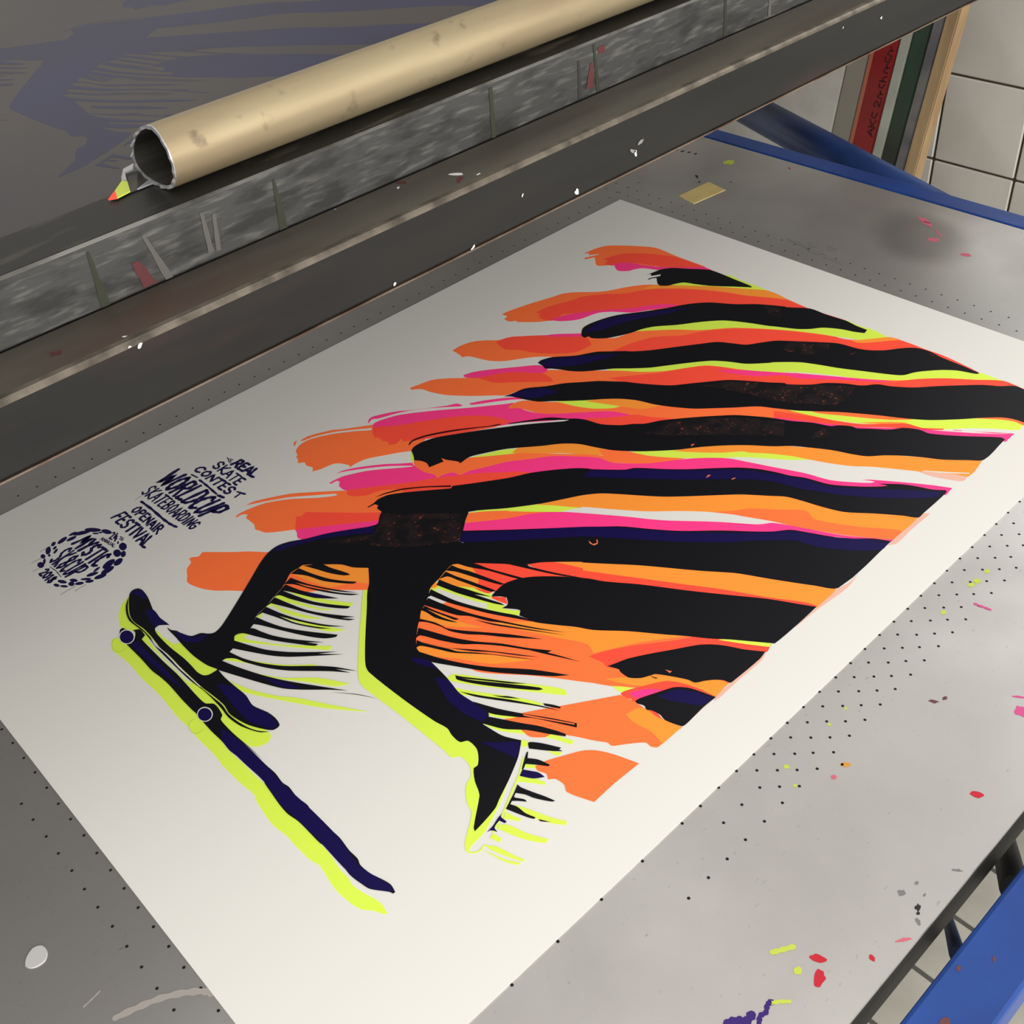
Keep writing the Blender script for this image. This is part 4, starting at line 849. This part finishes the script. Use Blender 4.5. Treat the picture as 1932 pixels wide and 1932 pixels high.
# ------------------------------------------------------------------ the poster
poster = empty('printed_poster', (0.5, 0.35, TZ), 'white poster with neon orange, pink, yellow and navy skateboarding legs print', 'poster')
pm = box_mesh(0.0, 1.0, 0.0, 0.7, 0.0003, 0.0006)
link('paper_sheet', pm, 'poster_paper', poster)
S = 1e-4
layers = {}
shapes = []
for ln in PRINT_SHAPES.strip().splitlines():
    c, lv, *pts = ln.split()
    P = [tuple(float(q) * S for q in p.split(',')) for p in pts]
    shapes.append((c, int(lv), P))
STEP = 0.000004
top = 0.0006 + STEP
NAMES = {'orange': 'orange_brushstroke', 'amber': 'amber_brushstroke', 'coral': 'coral_brushstroke', 'pink': 'pink_brushstroke', 'yellow': 'yellow_brushstroke', 'navy': 'navy_patch',
         'black': 'black_brushstroke', 'darkred': 'dark_red_line', 'halo': 'pale_ink_bleed', 'white': 'unprinted_gap', 'rub': 'rubbed_ink_patch', 'speck': 'ink_speck', 'leaf': 'emblem_leaf', 'shadowline': 'wheel_outline'}
for c, lv, P in shapes:
    f = Flat(); f.poly(smooth_poly(P), top + lv * STEP)
    f.build(NAMES[c], ('navy' if c == 'leaf' else c) + '_ink', poster)
words = {}
for ln in PRINT_STROKES.strip().splitlines():
    c, w, *pts = ln.split()
    P = [tuple(float(q) * S for q in p.split(',')) for p in pts]
    if c == 'shadowline':
        f = Flat(); f.brush(P, float(w) * S * 0.5, top + 110 * STEP); f.build('wheel_outline', 'shadowline_ink', poster)
    elif c == 'navy':
        f = Flat(); f.brush(P, float(w) * S * 0.5, top + 0.00001); f.build('emblem_line', 'navy_ink', poster)
    else:
        words.setdefault(c, []).append((float(w) * S * 0.5, P))
for c, L_ in words.items():
    f = Flat()
    for k, (w, P) in enumerate(L_): f.brush(P, w, top + 0.00002 + k * 0.000004)
    o = f.build('lettering', 'navy_ink', poster)
    o['label'] = 'hand-painted navy lettering reading ' + c[5:].upper()

# ------------------------------------------------------------------ raised screen, its carriage and the pipe
ZB, YB, Z1, YL, Z2, YM = 0.311, 0.435, 0.355, 0.388, 0.395, 0.339
carriage = empty('screen_carriage', (0.55, -0.85, 0), 'dark steel carriage beam of the press holding the raised printing screen', 'carriage')
def rail(name, x0, x1, y0, y1, z0, z1, material, parent, bevel=0.003):
    return link(name, box_mesh(x0, x1, y0, y1, z0, z1, bevel, 3), material, parent)
front_beam = rail('front_beam', -0.60, 1.75, YL - 0.058, YB, ZB, Z1, 'beam_dark', carriage, 0.0022)
rail('rear_beam', -0.60, 1.75, -0.90, -0.83, ZB, Z1, 'beam_dark', carriage)
rail('side_beam', -0.60, -0.53, -0.829, YL - 0.059, ZB, Z1, 'beam_dark', carriage)
rail('side_beam', 1.68, 1.75, -0.829, YL - 0.059, ZB, Z1, 'beam_dark', carriage)
for x in (-0.45, 1.5):
    rail('post', x - 0.04, x + 0.04, -0.905, -0.825, -TZ, ZB, 'beam_dark', carriage)
link('ledge_lit_strip', box_mesh(-0.60, 1.75, YL + 0.0008, YB - 0.0046, Z1 - 0.0004, Z1 + 0.00025), 'beam_ledge_lit', front_beam)  # thin lighter strip, paints the light falling on the ledge
# painted highlight strip along the beam's upper front edge and the lip along its bottom
link('highlight_strip', prism(None, [(-0.60, YB + 0.0003, Z1 - 0.0034), (-0.60, YB + 0.0003, Z1 - 0.0012), (-0.60, YB - 0.0012, Z1 + 0.0003), (-0.60, YB - 0.0052, Z1 + 0.0003)],
     [(1.75, YB + 0.0003, Z1 - 0.0034), (1.75, YB + 0.0003, Z1 - 0.0012), (1.75, YB - 0.0012, Z1 + 0.0003), (1.75, YB - 0.0052, Z1 + 0.0003)]), 'beam_highlight', front_beam)
link('bottom_lip', box_mesh(-0.60, 1.75, YB - 0.004, YB + 0.0006, ZB - 0.0010, ZB + 0.0002), 'beam_lip', front_beam)

screen = empty('printing_screen', (0.55, -0.2, Z1 + TZ), 'scratched dark aluminium screen frame with purple stencil mesh, raised above the table', 'screen')
SX0, SX1, SY0 = -0.52, 1.66, -0.80
front_bar = rail('frame_bar', SX0, SX1, YM, YL, Z1 + 0.0004, Z2, 'frame_scratched', screen, 0.0014)
rail('frame_bar', SX0, SX1, SY0, SY0 + 0.05, Z1 + 0.0004, Z2, 'frame_scratched', screen, 0.0014)
rail('frame_bar', SX0, SX0 + 0.05, SY0 + 0.0505, YM - 0.0005, Z1 + 0.0004, Z2, 'frame_scratched', screen, 0.0014)
rail('frame_bar', SX1 - 0.05, SX1, SY0 + 0.0505, YM - 0.0005, Z1 + 0.0004, Z2, 'frame_scratched', screen, 0.0014)
link('highlight_strip', prism(None, [(SX0, YL + 0.0003, Z2 - 0.0014), (SX0, YL + 0.0003, Z2 - 0.0006), (SX0, YL - 0.0006, Z2 + 0.0004), (SX0, YL - 0.0012, Z2 + 0.0004)],
     [(SX1, YL + 0.0003, Z2 - 0.0014), (SX1, YL + 0.0003, Z2 - 0.0006), (SX1, YL - 0.0006, Z2 + 0.0004), (SX1, YL - 0.0012, Z2 + 0.0004)]), 'frame_highlight', front_bar)  # bright strip painting the highlight on the frame's upper front edge
link('frame_top_strip', box_mesh(SX0, SX1, YM + 0.001, YL - 0.0022, Z2 - 0.0005, Z2 + 0.0003), 'frame_top', front_bar)
mesh_sheet = link('mesh_sheet', box_mesh(SX0 + 0.01, SX1 - 0.01, SY0 + 0.01, YM - 0.0006, Z1 + 0.0035, Z1 + 0.0040), 'mesh_emulsion', screen)
st = Flat()
dx, dy = -0.018, -0.413
n = 0
for c, lv, P in shapes:
    if c not in ('black', 'darkred'): continue
    Q = clip_y([(p[0] + dx, p[1] + dy) for p in smooth_poly(P)], YM - 0.004)
    if len(Q) > 2: st.poly(Q, Z1 + 0.00401 + n * 0.0000015)
    n += 1
st.build('stencil_image', 'mesh_open', mesh_sheet)

def strip(points, w0, w1, face, name, material, parent):
    """a thin run of paint on a face: face 'v' = upright face at YL, 'f' = front face at YB, 't' = ledge at Z1"""
    f = Flat(); n_ = len(points)
    v = []; L_, R_ = [], []
    for i, p in enumerate(points):
        w = w0 + (w1 - w0) * i / (n_ - 1)
        w *= 1 + 0.12 * math.sin(i * 2.1 + p[0] * 300)
        L_.append((p[0] - w, p[1])); R_.append((p[0] + w, p[1]))
    P = L_ + R_[::-1]
    pts3 = [(p[0], YL + 0.0004, p[1]) if face == 'v' else (p[0], YB + 0.0009, p[1]) for p in P]
    me = mesh_from(pts3, [tuple(range(len(P)))])
    return link(name, me, material, parent)
def drip(x0, z0, x1, z1, w0, w1, material):
    pts = [(x0 + (x1 - x0) * k / 5, z0 + (z1 - z0) * k / 5) for k in range(6)]
    strip(pts, w0, w1, 'v', 'paint_drip', material, front_bar)
drip(0.7314, 0.3890, 0.7317, 0.3560, 0.0008, 0.0030, 'greendrip')
drip(0.8564, 0.3905, 0.8568, 0.3560, 0.0008, 0.0028, 'greendrip')
drip(0.5491, 0.3913, 0.5499, 0.3560, 0.0016, 0.0022, 'greendrip')
drip(0.4449, 0.3921, 0.4415, 0.3565, 0.0012, 0.0018, 'greendrip')
drip(0.4614, 0.3851, 0.4610, 0.3570, 0.0010, 0.0022, 'blackspot')
drip(0.2900, 0.3900, 0.2890, 0.3570, 0.0012, 0.0018, 'greendrip')
drip(0.2300, 0.3880, 0.2290, 0.3570, 0.0012, 0.0020, 'greydrip')
drip(0.7836, 0.3865, 0.7840, 0.3610, 0.0012, 0.0020, 'greydrip')
drip(0.7760, 0.3830, 0.7790, 0.3600, 0.0012, 0.0018, 'greydrip')
drip(0.8226, 0.3875, 0.8145, 0.3562, 0.0010, 0.0026, 'greydrip')
drip(0.8320, 0.3740, 0.8269, 0.3570, 0.0024, 0.0046, 'reddrip')
drip(0.4364, 0.3890, 0.4370, 0.3840, 0.0040, 0.0036, 'reddrip')
drip(0.4480, 0.3800, 0.4506, 0.3620, 0.0014, 0.0040, 'reddrip')
def fleck(face, a, b, rx, ry, material, seed):
    P = blob(a, b, rx * 0.75, ry * 0.75, seed * 0.9, 8, 0.45, seed)
    if face == 'f': v = [(p[0], YB + 0.0005, p[1]) for p in P]
    elif face == 't': v = [(p[0], p[1], Z1 + 0.0004) for p in P]
    else: v = [(p[0], YL + 0.0004, p[1]) for p in P]
    link('paint_fleck', mesh_from(v, [tuple(range(len(P)))]), material, front_beam if face != 'v' else front_bar)
for k, (a, b, rx, ry) in enumerate([(0.5158, 0.3155, 0.0035, 0.0022), (0.569, 0.3322, 0.0014, 0.001), (0.618, 0.3125, 0.003, 0.0014), (0.687, 0.3135, 0.0018, 0.0016), (0.4518, 0.3229, 0.003, 0.0016), (0.862, 0.351, 0.0026, 0.0014), (0.868, 0.3525, 0.0016, 0.001), (0.1877, 0.3451, 0.0012, 0.001), (0.128, 0.338, 0.002, 0.0018), (0.446, 0.330, 0.004, 0.002), (0.455, 0.326, 0.005, 0.0016)]):
    fleck('f', a, b, rx, ry, 'whitescrap' if k < 9 else 'greyspot', k + 1)
for k, (a, b, rx, ry, mtl) in enumerate([(0.6074, 0.4137, 0.0060, 0.0022, 'whitescrap'), (0.5986, 0.4256, 0.0030, 0.0010, 'whitescrap'), (0.6459, 0.3978, 0.0022, 0.0014, 'whitescrap'), (0.640, 0.3922, 0.0050, 0.0030, 'reddrip'), (0.9008, 0.4136, 0.0040, 0.0036, 'reddrip'), (0.612, 0.4218, 0.0060, 0.0024, 'reddrip'), (0.693, 0.3905, 0.0014, 0.0010, 'bluespot'), (0.866, 0.428, 0.002, 0.001, 'whitescrap')]):
    fleck('t', a, b, rx, ry, mtl, k + 20)

# the hollow pipe lying along the back of the frame
pipe = empty('metal_pipe', (0.2, 0.352, Z2 + TZ), 'hollow tan metal pipe with torn end lying along the raised screen frame', 'pipe')
SEC = [(.3677, .4359), (.3765, .4300), (.3812, .4200), (.3800, .4085), (.3720, .3998), (.3600, .3961), (.3486, .3957), (.3350, .3972), (.3270, .4032), (.3295, .4130), (.3395, .4240), (.3535, .4325)]
YC_, ZC_ = 0.354, 0.4145
XE, XF = 0.789, -0.86
outer = smooth_poly(SEC, True, 4, 170)
inner = [(YC_ + (p[0] - YC_) * 0.91, ZC_ + (p[1] - ZC_) * 0.89) for p in outer]
nS = len(outer)
v = [(XE, a, b) for a, b in outer] + [(XF, a, b) for a, b in outer]
me = mesh_from(v, [(i, (i + 1) % nS, nS + (i + 1) % nS, nS + i) for i in range(nS)])
for p in me.polygons: p.use_smooth = True
bm = bmesh.new(); bm.from_mesh(me); bmesh.ops.recalc_face_normals(bm, faces=bm.faces); bm.to_mesh(me); bm.free()
link('pipe_wall', me, 'pipe_metal', pipe)
v = [(XE, a, b) for a, b in inner] + [(XF, a, b) for a, b in inner]
me = mesh_from(v, [(i, nS + i, nS + (i + 1) % nS, (i + 1) % nS) for i in range(nS)])
for p in me.polygons: p.use_smooth = True
link('pipe_bore', me, 'pipe_inside', pipe)
v = []
for k, ((a, b), (c, d)) in enumerate(zip(outer, inner)):
    j = 0.0006 * math.sin(k * 1.9) + 0.0004 * math.sin(k * 4.3)
    v += [(XE, a, b), (XE + 0.0008 + j, a, b), (XE + 0.0008 + j, c, d), (XE, c, d)]
f = []
for k in range(nS):
    a, b = 4 * k, 4 * ((k + 1) % nS)
    for q in range(4): f.append((a + q, b + q, b + (q + 1) % 4, a + (q + 1) % 4))
link('torn_rim', mesh_from(v, f), 'pipe_cut', pipe)

def flap(name, pts, material, th=0.0009):
    n_ = len(pts)
    v_ = [(p[0], p[1], p[2]) for p in pts] + [(p[0], p[1], p[2] - th) for p in pts]
    f_ = [tuple(range(n_)), tuple(range(2 * n_ - 1, n_ - 1, -1))] + [(i, n_ + i, n_ + (i + 1) % n_, (i + 1) % n_) for i in range(n_)]
    link(name, mesh_from(v_, f_), material, pipe)
h0 = 0.3966
flap('torn_flap', [(.7900, .3275, .4040), (.7945, .3200, .4000), (.8000, .3270, .3985), (.8013, .3293, h0 + .001), (.7990, .3312, h0 + .001), (.7955, .3235, .3990), (.7925, .3300, .4020)], 'pipe_cut')
flap('torn_flap', [(.7955, .3235, .3975), (.7992, .3325, h0), (.8055, .3470, h0), (.8008, .3473, h0), (.7895, .3409, h0), (.7900, .3300, .4000)], 'pipe_inside')
flap('torn_flap', [(.7894, .3409, h0), (.7900, .3480, h0 + .0004), (.8012, .3480, h0 + .0003)], 'pipe_cut')
flap('yellow_paint_tip', [(.8013, .3293, h0 + .0006), (.8111, .3392, h0 + .0006), (.8155, .3500, h0 + .0006), (.8056, .3478, h0 + .0006), (.7994, .3328, h0 + .0006)], 'yellowspot')
flap('red_paint_tip', [(.8111, .3392, h0 + .0006), (.8200, .3476, h0 + .0006), (.8155, .3502, h0 + .0006)], 'coral_ink')


# ------------------------------------------------------------------ boards and frames leaning beside the wall
SL = 0.122
def board(name, y0, y1, material, label, cat, ztop, x0=-0.650, x1=-0.62, sl=SL):
    base = -TZ
    V = []
    for x in (x0, x1):
        for z_ in (base, ztop):
            for yy in (y0, y1):
                V.append((x, yy + sl * z_, z_))
    F = [(0, 1, 3, 2), (4, 6, 7, 5), (0, 4, 5, 1), (2, 3, 7, 6), (0, 2, 6, 4), (1, 5, 7, 3)]
    me = mesh_from(V, F)
    bm = bmesh.new(); bm.from_mesh(me); bmesh.ops.recalc_face_normals(bm, faces=bm.faces)
    bmesh.ops.bevel(bm, geom=list(bm.edges), offset=0.002, segments=2, affect='EDGES')
    bm.to_mesh(me); bm.free()
    return me, name, material, label, cat
def place(args, parts=()):
    me, name, material, label, cat = args
    if not parts:
        return tag(link(name, me, material), label, cat)
    e = empty(name, (-0.68, me.vertices[0].co.y, 0), label, cat)
    link('panel', me, material, e)
    return e
place(board('white_display_board', -0.42, -0.0583, 'board_white', 'broad off-white panel leaning behind the blue round arm', 'panel', 0.30))
place(board('storage_board', -0.0573, -0.0200, 'board_grey', 'plain grey-brown board between white panel and red frame', 'board', 0.33))
red = place(board('leaning_frame', -0.0190, 0.0264, 'board_red', 'dark red lacquered frame edge with black handwriting, leaning by the wall', 'frame', 0.36), (1,))
place(board('leaning_frame', 0.0274, 0.0459, 'board_pale', 'thin pale grey-green frame edge right of the red one', 'frame', 0.34))
place(board('leaning_frame', 0.0469, 0.0737, 'board_green', 'dark green frame edge leaning between pale and metal ones', 'frame', 0.37))
place(board('leaning_frame', 0.0747, 0.0911, 'board_metal', 'narrow dull grey metal frame edge beside the wooden one', 'frame', 0.35))
place(board('leaning_frame', 0.0921, 0.1135, 'board_wood', 'pale wooden frame edge leaning nearest the white tiles', 'frame', 0.38))
# lighter bevel and marker handwriting on the red frame
ls = [(-0.6195, -0.0188 + SL * z_, z_) for z_ in (-0.78, 0.34)] + [(-0.6195, -0.0120 + SL * z_, z_) for z_ in (0.34, -0.78)]
link('bevel_strip', mesh_from(ls, [(0, 1, 2, 3)]), 'board_red_light', red)
def scribble(pts, w):
    fl = Flat(); fl.brush(pts, w, 0.0)
    me = bpy.data.meshes.new('scribble')
    me.from_pydata([(-0.6194, v_[0] + SL * v_[1], v_[1] + TZ) for v_ in fl.v], [], fl.f); me.update()
    link('handwriting', me, 'marker_black', red)
def glyph(kind, z0, h, w=0.0010):
    """one marker letter, written upwards along the frame edge"""
    y0, y1 = 0.010, 0.021
    for st_ in kind:
        scribble([(y1 - (y1 - y0) * b, z0 + h * a) for a, b in st_], w)
GA = [[(0, 0), (.5, 1), (1, 0)], [(.2, .4), (.8, .4)]]
GK = [[(0, 0), (0, 1)], [(1, 1), (.1, .5), (1, 0)]]
GC = [[(.9, .9), (.3, .9), (.1, .3), (.9, .1)]]
G2 = [[(0, .8), (.5, 1), (.9, .7), (.1, 0), (1, 0)]]
GN = [[(0, 0), (.1, .7), (.5, .6), (.6, 0)], [(.6, .3), (1, .5)]]
GH = [[(0, 0), (0, 1)], [(0, .5), (.5, .6), (.7, 0)]]
for g, z0, h in ((GA, -0.112, 0.014), (GK, -0.096, 0.012), (GC, -0.082, 0.012), (G2, -0.062, 0.012), (GN, -0.046, 0.012), (GC, -0.030, 0.008), (GH, -0.018, 0.012), (GN, -0.004, 0.014), (GC, 0.012, 0.010), (GN, 0.024, 0.014)):
    glyph(g, z0, h)
